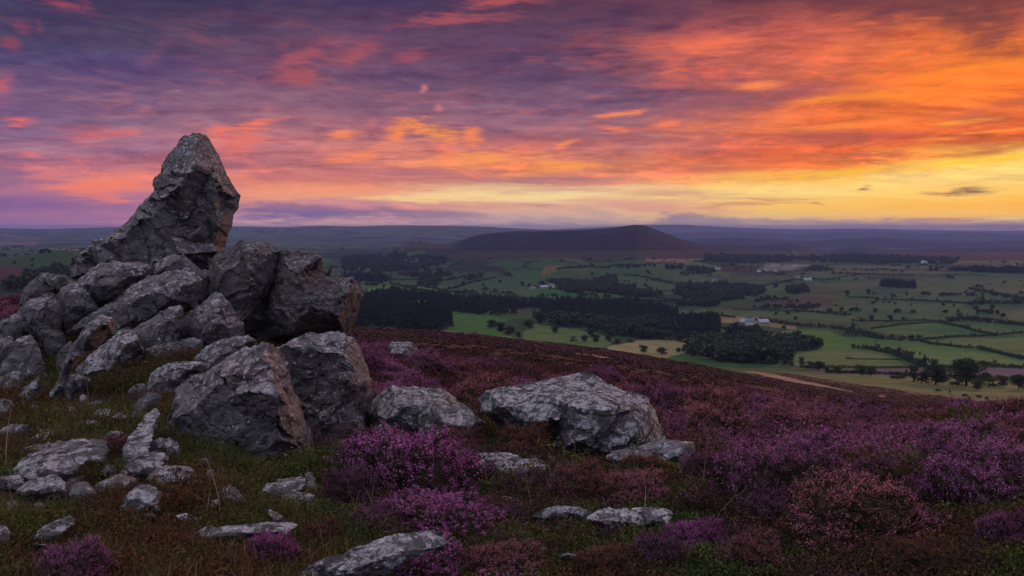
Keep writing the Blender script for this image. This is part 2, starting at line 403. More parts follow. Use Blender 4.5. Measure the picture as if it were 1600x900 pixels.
GX = RG[:, None] * np.sin(AZ)[None]; GY = RG[:, None] * np.cos(AZ)[None]
YE = RG[:, None] * np.cos(np.minimum(np.abs(azs), R(52)))[None]
FALL = G2 * YE
rr2 = np.repeat(RG[:, None], len(AZ), 1)
PX = np.repeat(pxc[None], NR, 0)
def band(a, b, w=.25):  # 0..1 inside a distance band
    return np.clip((np.log(rr2) - math.log(a)) / w, 0, 1) * np.clip((math.log(b) - np.log(rr2)) / w, 0, 1)
GZ = EYE - FALL
# natural relief at every scale
def bnoise(amp, sc, octv, seed, a, b, w=.25):
    i0 = max(0, int(np.searchsorted(RG, a)) - 1); i1 = min(NR, int(np.searchsorted(RG, b)) + 1)
    sl_ = slice(i0, i1)
    wgt = np.clip((np.log(RG[sl_]) - math.log(a)) / w, 0, 1) * np.clip((math.log(b) - np.log(RG[sl_])) / w, 0, 1)
    GZ[sl_] += amp * n2d(GX[sl_], GY[sl_], sc, octv, seed) * wgt[:, None]
bnoise(.045, .8, 3, 3, 1.5, 60)
bnoise(.16, 3.1, 3, 5, 8, 90)
hm0 = GZ.copy(); bnoise(.17, 1.7, 3, 4, 4.0, 17, .4); GZ = np.where((np.clip((PX - 700) / 300, 0, 1) > 0), hm0 + (GZ - hm0) * np.clip((PX - 700) / 300, 0, 1), hm0)
bnoise(.45, 14, 3, 7, 22, 260)
bnoise(2.2, 90, 3, 9, 300, 2500, .4)
bnoise(6.0, 320, 4, 11, 900, 9000, .5)
bnoise(22.0, 1500, 4, 13, 4200, 16000, .5)
SLOPEY = YE
def ridge(pts, r0, wf, wb, rough=0.0, rs=900, seed=0, p=1.6):
    """a hill whose skyline follows pts (column,row) at distance r0; wf/wb = reach towards / away from the viewpoint"""
    global GZ
    xs_ = [q[0] for q in pts]; ys_ = [q[1] for q in pts]
    row = pchip(xs_, ys_, np.clip(pxc, xs_[0], xs_[-1]))
    zt = EYE - gslope(row) * r0
    inside = (pxc >= xs_[0]) & (pxc <= xs_[-1]) & (np.abs(azs) < R(60))
    i0 = int(np.searchsorted(RG, r0 - 3 * wf)) if r0 > 3 * wf else int(np.searchsorted(RG, r0 * .25)); i1 = min(NR, int(np.searchsorted(RG, (r0 + 3 * wb) * 1.6)) + 1)
    A = (slice(i0, i1), np.nonzero(inside)[0])
    d = SLOPEY[A[0]][:, A[1]] - r0
    t = np.where(d < 0, -d / wf, d / wb)
    sm = np.clip((3 - np.abs(t)) / 1.5, 0, 1); sm = sm * sm * (3 - 2 * sm)
    prof = sm / (1 + np.abs(t) ** 2.4) ** p
    g_ = GZ[A[0]][:, A[1]]
    lift = np.maximum(zt[A[1]][None] - g_, 0) * prof
    if rough:
        lift = lift * (1 + rough * n2d(GX[A[0]][:, A[1]], GY[A[0]][:, A[1]], rs, 4, seed) * np.clip(np.abs(t) * 2.2, .04, 1))
    GZ[i0:i1, A[1]] = g_ + lift
ridge([(-300,404),(0,405),(40,402),(80,392),(130,391),(180,398),(260,412),(320,425)], 1500, 330, 500, .12, 300, 41)
ridge([(-300,402),(-60,410),(0,416),(30,428),(55,445),(80,470)], 900, 160, 300, .1, 200, 42)
ridge([(540,404),(600,398),(640,384),(655,381),(680,383),(705,389),(740,397),(800,407)], 3700, 420, 500, .12, 400, 43)
ridge([(560,420),(700,424),(780,420),(840,413),(880,416),(930,428),(960,436)], 2450, 260, 420, .12, 300, 44)
ridge([(820,440),(850,430),(870,427),(900,430),(930,440)], 2150, 100, 200, .1, 200, 52)
ridge([(930,438),(1000,428),(1060,430),(1130,436),(1200,445)], 2300, 200, 380, .12, 300, 53)
ridge([(640,408),(680,396),(700,389),(720,380),(745,371),(780,364.5),(815,361.5),(855,361),(900,359.5),(930,358),(960,355.5),(984,352),(994,351),(1003,352),(1020,357),(1045,366),(1070,376),(1095,384),(1130,391),(1200,397),(1270,401)], 4350, 1000, 1200, .10, 600, 45, .9)
ridge([(1060,399),(1120,391),(1180,394),(1240,397),(1290,399),(1320,396.5),(1380,397),(1440,396),(1520,396.5),(1600,395.5),(1700,395)], 4100, 520, 900, .10, 500, 46)
ridge([(-300,357),(-100,355),(0,356.5),(60,358),(130,356.5),(180,355),(300,356),(380,354),(440,355),(500,352.8),(560,354),(610,352),(680,352.5),(740,353.5),(800,356.5),(880,359.5),(1000,362)], 11500, 3400, 3000, .22, 1100, 47, 1.0)
ridge([(-300,372),(0,370),(200,371),(450,370),(560,374),(640,372),(720,379)], 8200, 1300, 1500, .3, 900, 48)
ridge([(1050,380),(1120,380),(1190,383),(1230,380),(1290,391),(1340,386),(1400,390),(1480,386),(1600,385),(1700,385)], 6600, 600, 800, .22, 700, 49)
ridge([(1010,380),(1080,374),(1150,371),(1200,374),(1260,377),(1310,374),(1370,371),(1430,374),(1500,376),(1600,375),(1700,374)], 9000, 850, 1100, .22, 800, 50)
ridge([(980,372),(1060,364),(1150,362),(1230,365),(1300,363),(1360,361.5),(1450,364),(1520,362.5),(1600,366),(1700,365)], 13500, 1500, 2000, .18, 1100, 51)
ridge([(860,358),(960,354),(1010,351),(1060,351),(1120,354),(1180,356.5),(1260,358),(1340,357),(1420,358.5),(1500,360),(1600,360.5),(1700,361)], 19000, 2600, 3000, .12, 1600, 54)

lr0, dlr = np.log(RG[1]), (math.log(RG[-1]) - math.log(RG[1])) / (NR - 2)
def ground_z(x, y):
    x = np.asarray(x, float); y = np.asarray(y, float)
    r = np.hypot(x, y); a = np.arctan2(x, y)
    fi = np.clip(1 + (np.log(np.maximum(r, .6)) - lr0) / dlr, 0, NR - 1.001)
    fj = np.clip((a + R(47)) / (R(94)) * (NAZ_F - 1), 0, NAZ_F - 1.001)
    i = fi.astype(int); j = fj.astype(int); ti = fi - i; tj = fj - j
    return (GZ[i, j] * (1 - ti) * (1 - tj) + GZ[i + 1, j] * ti * (1 - tj) + GZ[i, j + 1] * (1 - ti) * tj + GZ[i + 1, j + 1] * ti * tj)
def hit(px, py, ymin=2.5, ymax=30000):
    """first ground point seen through a pixel, between two forward distances"""
    a, b = dirs(px, py); a = float(a); b = float(b)
    Y = np.exp(np.linspace(math.log(ymin), math.log(ymax), 3000))
    below = (EYE + b * Y) < ground_z(a * Y, Y)
    k = int(np.argmax(below)) if below.any() else len(Y) - 1
    if k: # refine
        y0, y1 = Y[k - 1], Y[k]
        for _ in range(12):
            m = (y0 + y1) / 2
            if EYE + b * m < float(ground_z(a * m, m)): y1 = m
            else: y0 = m
        yy = (y0 + y1) / 2
    else: yy = Y[k]
    return (a * yy, yy, float(ground_z(a * yy, yy)))

def inpoly(px, py, poly):
    c = np.zeros(px.shape, bool); m = len(poly)
    for i in range(m):
        x0, y0 = poly[i]; x1, y1 = poly[(i + 1) % m]
        if y0 == y1: continue
        cond = ((y0 > py) != (y1 > py)) & (px < (x1 - x0) * (py - y0) / (y1 - y0) + x0)
        c ^= cond
    return c

# ------------------------------------------------------------------ what grows where (colour of the ground itself)
row = row_of((EYE - GZ) / YE)
def rn(a, b, *args, sx=1.0):   # noise only on the rows between two distances, 0 elsewhere
    o = np.zeros(GZ.shape); i0 = int(np.searchsorted(RG, a)); i1 = int(np.searchsorted(RG, b))
    o[i0:i1] = n2d(GX[i0:i1] / sx, GY[i0:i1], *args); return o
wx = PX + 6 * rn(250, 40000, 60, 2, 21); wy = row + .8 * rn(300, 40000, 90, 2, 22)
EDGE = [(-300,464),(0,464),(300,483),(560,511.5),(700,519),(800,529),(900,540),(1000,552),(1100,566),(1165,572),(1200,577),(1300,594),(1400,608),(1500,622),(1600,633),(1700,642)]
edge = np.interp(wx, [q[0] for q in EDGE], [q[1] for q in EDGE])
rlim = np.interp(PX, [0, 900, 1100, 1200, 1700], [300, 300, 260, 420, 420])
isle = ((wy > edge - .5) & (rr2 < rlim)) | (rr2 < 60)
cls = np.full(GZ.shape, 1, int)                           # 0 moor, 1 valley, 2 hill, 3 distant, 4 path
cls[isle] = 0
cls[(rr2 < 2000) & ((np.abs(azs) > R(50))[None] & (rr2 < 200))] = 0
C = np.zeros(GZ.shape + (3,))
def col(m, c):
    C[m] = c
# patchwork of fields
i3 = int(np.searchsorted(RG, 300))
gx3, gy3 = GX[i3:], GY[i3:]
rid = np.zeros(GZ.shape + (4,)); dd = np.ones(GZ.shape)
rid[i3:], _o, dd[i3:] = cells(np.stack([gx3 / 210 + .15 * n2d(gx3, gy3, 260, 2, 31), gy3 / 260 + .15 * n2d(gx3, gy3, 260, 2, 32), np.full_like(gx3, .5)], -1), 5)
pal = np.array([(.050,.085,.035),(.060,.105,.040),(.045,.075,.038),(.075,.095,.045),(.055,.090,.040),(.095,.10,.05),(.04,.065,.035),(.068,.11,.04)])
C[:] = pal[(rid[..., 0] * len(pal)).astype(int) % len(pal)]
C *= (.85 + .3 * rid[..., 1])[..., None]
C[(dd < .05) & (rr2 > 1300)] = (.018, .028, .02)
FIELDS = [
 ([(561,442),(600,441),(640,445),(625,449),(562,449)], (.075,.13,.045)),
 ([(566,451),(600,447),(650,446),(690,455),(765,466),(700,465),(640,458),(566,458)], (.13,.20,.05)),
 ([(590,420),(690,413),(700,430),(600,436)], (.05,.08,.045)),
 ([(610,432),(700,424),(780,428),(760,442),(690,446),(640,442)], (.055,.085,.045)),
 ([(700,448),(760,432),(810,432),(815,445),(800,462),(760,462),(700,452)], (.055,.10,.045)),
 ([(805,466),(850,452),(890,455),(970,463),(985,470),(950,473),(860,474)], (.05,.13,.04)),
 ([(840,420),(900,416),(940,418),(925,440),(905,436),(870,427)], (.075,.09,.035)),
 ([(850,416),(880,414),(870,425),(845,432)], (.12,.09,.04)),
 ([(940,420),(1000,414),(1060,420),(1050,435),(980,430)], (.065,.10,.04)),
 ([(930,432),(1000,432),(1060,448),(1050,462),(1000,448),(940,442)], (.075,.11,.045)),
 ([(905,484),(940,487),(956,494),(935,497),(905,492)], (.22,.17,.08)),
 ([(640,468),(700,472),(700,476),(650,474)], (.2,.17,.08)),
 ([(690,488),(760,492),(795,500),(775,512),(790,524),(830,534),(760,530),(690,520)], (.07,.15,.035)),
 ([(815,540),(822,514),(838,506),(870,512),(920,518),(962,528),(955,542),(900,544)], (.125,.165,.06)),
 ([(940,560),(955,541),(1000,532),(1045,530),(1085,538),(1070,552),(1040,560)], (.22,.20,.095)),
 ([(1120,492),(1190,496),(1245,508),(1250,516),(1205,510),(1120,503)], (.20,.155,.085)),
 ([(1125,509),(1172,511),(1185,519),(1130,520)], (.08,.16,.04)),
 ([(1198,526),(1230,517),(1270,514),(1300,517),(1335,532),(1335,545),(1270,546),(1225,536)], (.075,.17,.035)),
 ([(1236,572),(1240,553),(1290,545),(1345,546),(1400,558),(1432,575)], (.125,.155,.06)),
 ([(1325,527),(1380,528),(1440,533),(1520,545),(1620,552),(1620,576),(1445,576),(1400,556),(1330,545)], (.085,.16,.045)),
 ([(1360,514),(1465,503),(1560,524),(1440,530)], (.06,.125,.045)),
 ([(1470,502),(1620,508),(1620,523),(1560,524)], (.075,.135,.05)),
 ([(1440,532),(1620,524),(1620,548),(1520,543)], (.08,.14,.045)),
 ([(1060,484),(1190,482),(1340,492),(1330,502),(1190,496),(1060,492)], (.085,.115,.055)),
 ([(1190,470),(1260,462),(1310,468),(1300,478),(1220,478)], (.05,.05,.035)),
 ([(1130,442),(1260,446),(1240,462),(1150,470)], (.055,.115,.045)),
 ([(1340,460),(1620,450),(1620,500),(1460,500),(1330,490)], (.055,.10,.05)),
 ([(1270,444),(1620,428),(1620,452),(1340,458)], (.06,.095,.05)),
 ([(1270,577),(1620,574),(1620,590),(1540,592),(1400,590),(1290,584)], (.07,.055,.085)),
 ([(1010,402),(1080,399),(1110,404),(1060,410),(1010,409)], (.19,.10,.07)),
 ([(0,362),(60,375),(60,384),(0,384)], (.14,.10,.08)),
 ([(20,388),(130,388),(130,392),(20,392)], (.17,.11,.10)),
 ([(36,370),(64,370),(66,374),(36,374)], (.17,.10,.09)),
 ([(-100,392),(60,388),(120,392),(100,418),(40,424),(-100,420)], (.05,.075,.03)),
 ([(-100,412),(30,416),(60,440),(-100,452)], (.065,.035,.04)),
 ([(-100,440),(60,434),(110,440),(110,480),(-100,480)], (.02,.04,.028)),
]
far_ok = (cls == 1) & (rr2 > 300)
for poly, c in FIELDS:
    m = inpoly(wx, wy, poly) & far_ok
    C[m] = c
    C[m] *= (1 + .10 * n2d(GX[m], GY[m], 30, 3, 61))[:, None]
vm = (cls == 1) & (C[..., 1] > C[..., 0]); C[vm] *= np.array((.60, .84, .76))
# green strip of pasture beyond the heather on the right, with fainter bands
ps = (wy < edge) & (rr2 < 520) & (rr2 > 150) & (PX > 1120) & (cls != 0)
s1 = rn(150, 520, 10, 3, 62, sx=6)
C[ps] = np.array((.085, .11, .042)) + s1[ps][:, None] * np.array((.05, .04, .025))
ln = inpoly(PX, row, [(585,510),(700,517),(800,527),(800,529),(700,519.5),(585,512)]) & (rr2 > 100); C[ln] = (.2, .16, .12)
# hills
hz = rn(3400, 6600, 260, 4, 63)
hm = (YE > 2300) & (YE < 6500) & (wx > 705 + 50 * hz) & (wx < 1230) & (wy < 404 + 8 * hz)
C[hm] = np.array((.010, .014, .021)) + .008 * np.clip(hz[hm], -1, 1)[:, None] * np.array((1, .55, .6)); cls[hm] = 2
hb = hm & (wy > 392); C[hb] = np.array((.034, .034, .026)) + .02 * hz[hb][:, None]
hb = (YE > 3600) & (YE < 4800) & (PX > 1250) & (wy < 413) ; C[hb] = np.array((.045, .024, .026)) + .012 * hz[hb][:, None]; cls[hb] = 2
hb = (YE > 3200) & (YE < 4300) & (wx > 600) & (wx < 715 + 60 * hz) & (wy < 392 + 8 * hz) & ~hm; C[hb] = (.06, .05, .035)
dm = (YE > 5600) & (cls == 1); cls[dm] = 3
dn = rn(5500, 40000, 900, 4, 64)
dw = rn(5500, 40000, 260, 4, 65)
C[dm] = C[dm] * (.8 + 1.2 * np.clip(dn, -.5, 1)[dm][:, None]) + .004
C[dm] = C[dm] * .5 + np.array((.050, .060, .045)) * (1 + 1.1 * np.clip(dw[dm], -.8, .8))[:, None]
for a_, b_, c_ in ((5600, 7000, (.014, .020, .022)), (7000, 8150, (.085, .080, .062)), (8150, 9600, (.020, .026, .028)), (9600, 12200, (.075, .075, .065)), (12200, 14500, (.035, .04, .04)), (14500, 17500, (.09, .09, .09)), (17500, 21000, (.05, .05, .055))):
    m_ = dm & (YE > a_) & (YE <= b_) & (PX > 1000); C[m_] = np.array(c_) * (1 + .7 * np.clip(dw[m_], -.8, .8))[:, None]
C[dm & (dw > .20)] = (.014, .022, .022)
wd = rn(2000, 40000, 420, 4, 66)
C[(cls == 1) & (YE > 2600) & (wd > .16)] = (.016, .026, .018)
lw = (cls == 1) & (wx > 520) & (wx < 735 + 150 * wd) & (wy > 388) & (wy < 425) & (wd > -.08); C[lw] = (.018, .028, .020)
# moor
mm = cls == 0
m1 = rn(4, 520, 5.0, 4, 71); m2 = rn(4, 520, 26, 4, 72, sx=2.2); m3 = rn(1, 40, .5, 3, 73)
pur = np.array((.095, .032, .044)); bro = np.array((.075, .034, .022)); dk = np.array((.04, .022, .02))
t1 = np.clip(.5 + 1.6 * m2, 0, 1)[..., None]
MC = bro * (1 - t1) + pur * t1
MC = MC * (.8 + .5 * np.clip(m1, -1, 1))[..., None]
near = np.clip((26 - rr2) / 12, 0, 1)[..., None]
MC = MC * (1 - near) + np.array((.030, .022, .014)) * (1 + .5 * m3)[..., None] * near
left = (np.clip((560 - PX) / 160, 0, 1) * np.clip((16 - rr2) / 4, 0, 1))[..., None]
MC = MC * (1 - left) + np.array((.034, .032, .015)) * (1 + .4 * m3)[..., None] * left
mr = mm & (PX > 1150) & (rr2 > 110); MC[mr] = MC[mr] * .6 + np.array((.09, .075, .04)) * .5 * (1 + m2[mr])[:, None]
C[mm] = MC[mm]
# a darker old burn strip and the darker line of a ditch across the moor
dl = np.interp(PX, [560, 700, 860, 1000, 1150, 1300, 1500], [524, 533, 552, 572, 596, 616, 632])
C[mm & (rr2 > 30) & (np.abs(row - dl) < 1.1)] *= .45
bs = mm & (rr2 > 25) & (row > dl + 1) & (row < dl + 17 + 4 * m1) & (PX < 1250); C[bs] = np.array((.062, .034, .02)) * (1 + .35 * m2[bs])[:, None]
PATHS = [
 [(1138,573),(1160,574),(1185,580),(1220,586),(1260,595),(1300,603),(1340,612),(1360,618),(1330,613),(1290,605),(1240,597),(1200,588),(1170,581),(1140,575)],
 [(1380,618),(1392,617),(1393,627),(1385,628)], [(1118,606),(1140,607),(1160,612),(1200,621),(1200,624),(1160,617),(1135,612)],
 [(893,551),(930,554),(960,560),(958,562),(925,558),(895,554)],
 [(1545,630),(1605,635),(1605,640),(1550,634)], [(0,492),(30,492),(30,497),(0,496)],
]
jx = PX + 5 * rn(28, 520, 5, 3, 81); jy = row + 2.0 * rn(28, 520, 7, 3, 82)
pm = np.zeros(GZ.shape, bool)
for p_ in PATHS: pm |= inpoly(jx, jy, p_)
pm &= (rr2 > 30) & (rr2 < 500)
pm &= rn(28, 520, 3.0, 3, 83) > -.28
C[pm] = (.27, .165, .115)
cls[pm] = 4
C = np.clip(C, .004, .9)
# woods: dark floor under them is painted where they stand (polygons used again for the trees)

NRr, NA = GZ.shape
V = np.stack([GX, GY, GZ], -1).reshape(-1, 3)
ii, jj = np.meshgrid(np.arange(NRr - 1), np.arange(NA), indexing='ij')
j2 = (jj + 1) % NA
# counter-clockwise seen from above (azimuth grows clockwise)
F = np.stack([ii * NA + jj, ii * NA + j2, (ii + 1) * NA + j2, (ii + 1) * NA + jj], -1).reshape(-1, 4)[:, ::-1]
fc = cls[:-1].reshape(-1)

def mesh_from(name, verts, faces, mat=None, smooth=True, colors=None, mats=None, mi=None):
    me = bpy.data.meshes.new(name)
    verts = np.asarray(verts, np.float32); faces = np.asarray(faces, np.int32)
    k = faces.shape[1]
    me.vertices.add(len(verts)); me.vertices.foreach_set('co', verts.ravel())
    me.loops.add(faces.size); me.loops.foreach_set('vertex_index', faces.ravel())
    me.polygons.add(len(faces))
    me.polygons.foreach_set('loop_start', np.arange(0, faces.size, k, dtype=np.int32))
    me.polygons.foreach_set('loop_total', np.full(len(faces), k, np.int32))
    me.polygons.foreach_set('use_smooth', np.full(len(faces), smooth))
    if mi is not None: me.polygons.foreach_set('material_index', np.asarray(mi, np.int32))
    if colors is not None:
        ca = me.color_attributes.new('Col', 'FLOAT_COLOR', 'POINT')
        ca.data.foreach_set('color', np.concatenate([colors, np.ones((len(colors), 1))], 1).astype(np.float32).ravel())
    for m in (mats or ([mat] if mat else [])): me.materials.append(m)
    me.update(calc_edges=True)
    return me
def link(name, me, parent=None, loc=None):
    o = bpy.data.objects.new(name, me); COL.objects.link(o)
    if parent is not None: o.parent = parent
    if loc is not None: o.location = loc
    return o
def tag(o, label=None, cat=None, group=None, kind=None):
    if label: o['label'] = label
    if cat: o['category'] = cat
    if group: o['group'] = group
    if kind: o['kind'] = kind
    return o
def empty(name, loc, rz=0):
    e = bpy.data.objects.new(name, None); COL.objects.link(e)
    e.location = loc; e.rotation_euler = (0, 0, rz); e.empty_display_size = .2
    return e

def mat_base(name, rough=.9, spec=.2):
    m = bpy.data.materials.new(name); m.use_nodes = True
    b = m.node_tree.nodes['Principled BSDF']; b.inputs['Roughness'].default_value = rough
    b.inputs['Specular IOR Level'].default_value = spec
    return m, NT(m.node_tree), b
def ground_mat(name, fine, amp, bump=0.0, bscale=1.0):
    m, t, b = mat_base(name, .95, .1)
    at_ = t.new('ShaderNodeAttribute', attribute_name='Col').outputs['Color']
    pos = t.new('ShaderNodeNewGeometry').outputs['Position']
    v = t.maprange(t.noise(pos, fine, 5, .65), .3, .7, 1 - amp, 1 + amp)
    t.put(b.inputs['Base Color'], t.mix(1.0, at_, t.rgb(v, v, v), 'MULTIPLY'))
    if bump:
        bn = t.new('ShaderNodeBump'); bn.inputs['Strength'].default_value = bump; bn.inputs['Distance'].default_value = bscale
        t.put(bn.inputs['Height'], t.noise(pos, fine, 6, .7)); t.l.new(bn.outputs[0], b.inputs['Normal'])
    return m
MG = {0: ground_mat('moor_soil', 3.0, .45, .8, .12), 1: ground_mat('grass_fields', .06, .22, .5, 2.0),
      2: ground_mat('hill_heath', .012, .3, .8, 18.0), 3: ground_mat('far_land', .006, .3, .8, 20.0), 4: ground_mat('bare_earth', 2.0, .3, .5, .05)}
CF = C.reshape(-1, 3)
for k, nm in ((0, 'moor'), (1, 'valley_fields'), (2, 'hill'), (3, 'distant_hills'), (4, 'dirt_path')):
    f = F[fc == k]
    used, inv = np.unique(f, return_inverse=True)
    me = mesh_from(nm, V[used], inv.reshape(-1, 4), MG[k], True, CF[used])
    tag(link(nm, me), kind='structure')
# floor of the height field right under the viewpoint
k0 = NA
cen = np.array([[0, 0, float(GZ[0].mean())]])
vv = np.concatenate([V[:NA], cen]); ff = np.stack([np.full(NA, NA), (np.arange(NA) + 1) % NA, np.arange(NA)], -1)
tag(link('ground', mesh_from('ground', vv, ff, MG[0], True, np.tile([[.03, .022, .014]], (NA + 1, 1)))), kind='structure')

# ------------------------------------------------------------------ evening haze over the valley
hm_, t, b = mat_base('evening_air'); t.n.remove(b)
pv = t.new('ShaderNodeVolumePrincipled'); pv.inputs['Color'].default_value = (.34, .47, 1.0, 1); pv.inputs['Density'].default_value = HAZE = 5.4e-5
pv.inputs['Anisotropy'].default_value = .2
t.l.new(pv.outputs[0], t.n['Material Output'].inputs['Volume'])
L = 33000; zb = float(GZ.min()) - 1; zt_ = float(GZ.max()) + 6
hv = np.array([(x, y, z) for z in (zb, zt_) for y in (-L, L) for x in (-L, L)], float)
hf = [(0, 2, 3, 1), (4, 5, 7, 6), (0, 1, 5, 4), (2, 6, 7, 3), (0, 4, 6, 2), (1, 3, 7, 5)]
tag(link('haze', mesh_from('haze', hv, hf, hm_, False)), kind='stuff')

# ------------------------------------------------------------------ rock
def rock_mat(name, lichen=.5, warm=.3, tone=1.0, green=.1):
    m, t, b = mat_base(name, .88, .25)
    g = t.new('ShaderNodeNewGeometry')
    tcn = t.new('ShaderNodeTexCoord').outputs['Object']
    pos = g.outputs['Position']
    big = t.noise(pos, 1.6, 5, .6, .4)
    med = t.noise(pos, 7.0, 6, .62, .5)
    fine = t.noise(pos, 38.0, 5, .65)
    lam = t.noise(t.mapping(pos, rot=(R(20), R(-38), 0), scale=(1, 1, 5)), 5.0, 6, .65, .6)
    base = t.mix(t.maprange(med, .34, .66), (.105 * tone, .10 * tone, .102 * tone), (.25 * tone, .238 * tone, .238 * tone))
    base = t.mix(t.maprange(lam, .46, .74, 0, .5), base, (.33 * tone, .315 * tone, .315 * tone))
    base = t.mix(t.maprange(lam, .30, .42, .7, 0), base, (.10 * tone, .095 * tone, .096 * tone))
    base = t.mix(t.maprange(big, .50, .68, 0, warm), base, (.26 * tone, .17 * tone, .14 * tone))
    base = t.mix(t.maprange(t.noise(pos, 2.3, 4, .6), .56, .70, 0, green), base, (.12, .13, .06))
    up = t.maprange(t.sep(g.outputs['Normal'])[2], -.2, .8)
    pt = t.noise(pos, 13.0, 8, .72, .35)
    lf = t.math('MULTIPLY_ADD', up, .085, t.math('MULTIPLY_ADD', big, .22, pt))
    l1 = t.maprange(lf, .755 - .14 * lichen, .785 - .14 * lichen, 0, .72)
    lc = t.mix(t.maprange(fine, .35, .65), (.27, .27, .28), (.54, .535, .55))
    base = t.mix(l1, base, lc)
    l2 = t.maprange(t.noise(pos, 26.0, 5, .7, .6), .63 - .05 * lichen, .67 - .05 * lichen, 0, .6 * min(1, lichen + .1))
    base = t.mix(l2, base, lc)
    cr_ = t.new('ShaderNodeTexVoronoi', feature='DISTANCE_TO_EDGE'); cr_.inputs['Scale'].default_value = 2.3
    t.put(cr_.inputs['Vector'], t.vmath('ADD', t.mapping(pos, rot=(R(20), R(-38), 0), scale=(1, 1, 1.9)), t.comb(t.math('MULTIPLY', med, .5), t.math('MULTIPLY', big, .4), t.math('MULTIPLY', fine, .12))))
    crk = t.maprange(cr_.outputs[0], .004, .022, .85, 0)
    base = t.mix(crk, base, (.022, .02, .018))
    sp = t.maprange(fine, .3, .7, .72, 1.28)
    t.put(b.inputs['Base Color'], t.mix(1.0, base, t.rgb(sp, sp, sp), 'MULTIPLY'))
    vor = t.new('ShaderNodeTexVoronoi', feature='DISTANCE_TO_EDGE'); vor.inputs['Scale'].default_value = 4.5
    t.put(vor.inputs['Vector'], t.vmath('ADD', t.mapping(pos, rot=(R(20), R(-38), 0), scale=(1, 1, 2.2)), t.mapping(t.new('ShaderNodeTexNoise').outputs['Color'], scale=(.25, .25, .25))))
    crack = t.maprange(vor.outputs[0], 0, .035, 0, 1)
    h = t.math('ADD', t.math('MULTIPLY', lam, .55), t.math('ADD', t.math('MULTIPLY', med, .35), t.math('MULTIPLY', fine, .16)))
    h = t.math('ADD', h, t.math('MULTIPLY', crack, .10))
    h = t.math('ADD', h, t.math('MULTIPLY', l1, .04)); h = t.math('SUBTRACT', h, t.math('MULTIPLY', crk, .35))
    bn = t.new('ShaderNodeBump'); bn.inputs['Strength'].default_value = .9; bn.inputs['Distance'].default_value = .05
    t.put(bn.inputs['Height'], h); t.l.new(bn.outputs[0], b.inputs['Normal'])
    return m
RM = {'grey': rock_mat('grey_quartzite', .30, .45, .72), 'dark': rock_mat('dark_quartzite', .0, .5, .58, .35),
      'pale': rock_mat('lichened_quartzite', .55, .25, .60), 'blue': rock_mat('crusted_quartzite', .62, .0, .50), 'warm': rock_mat('warm_quartzite', .15, .8, .8)}

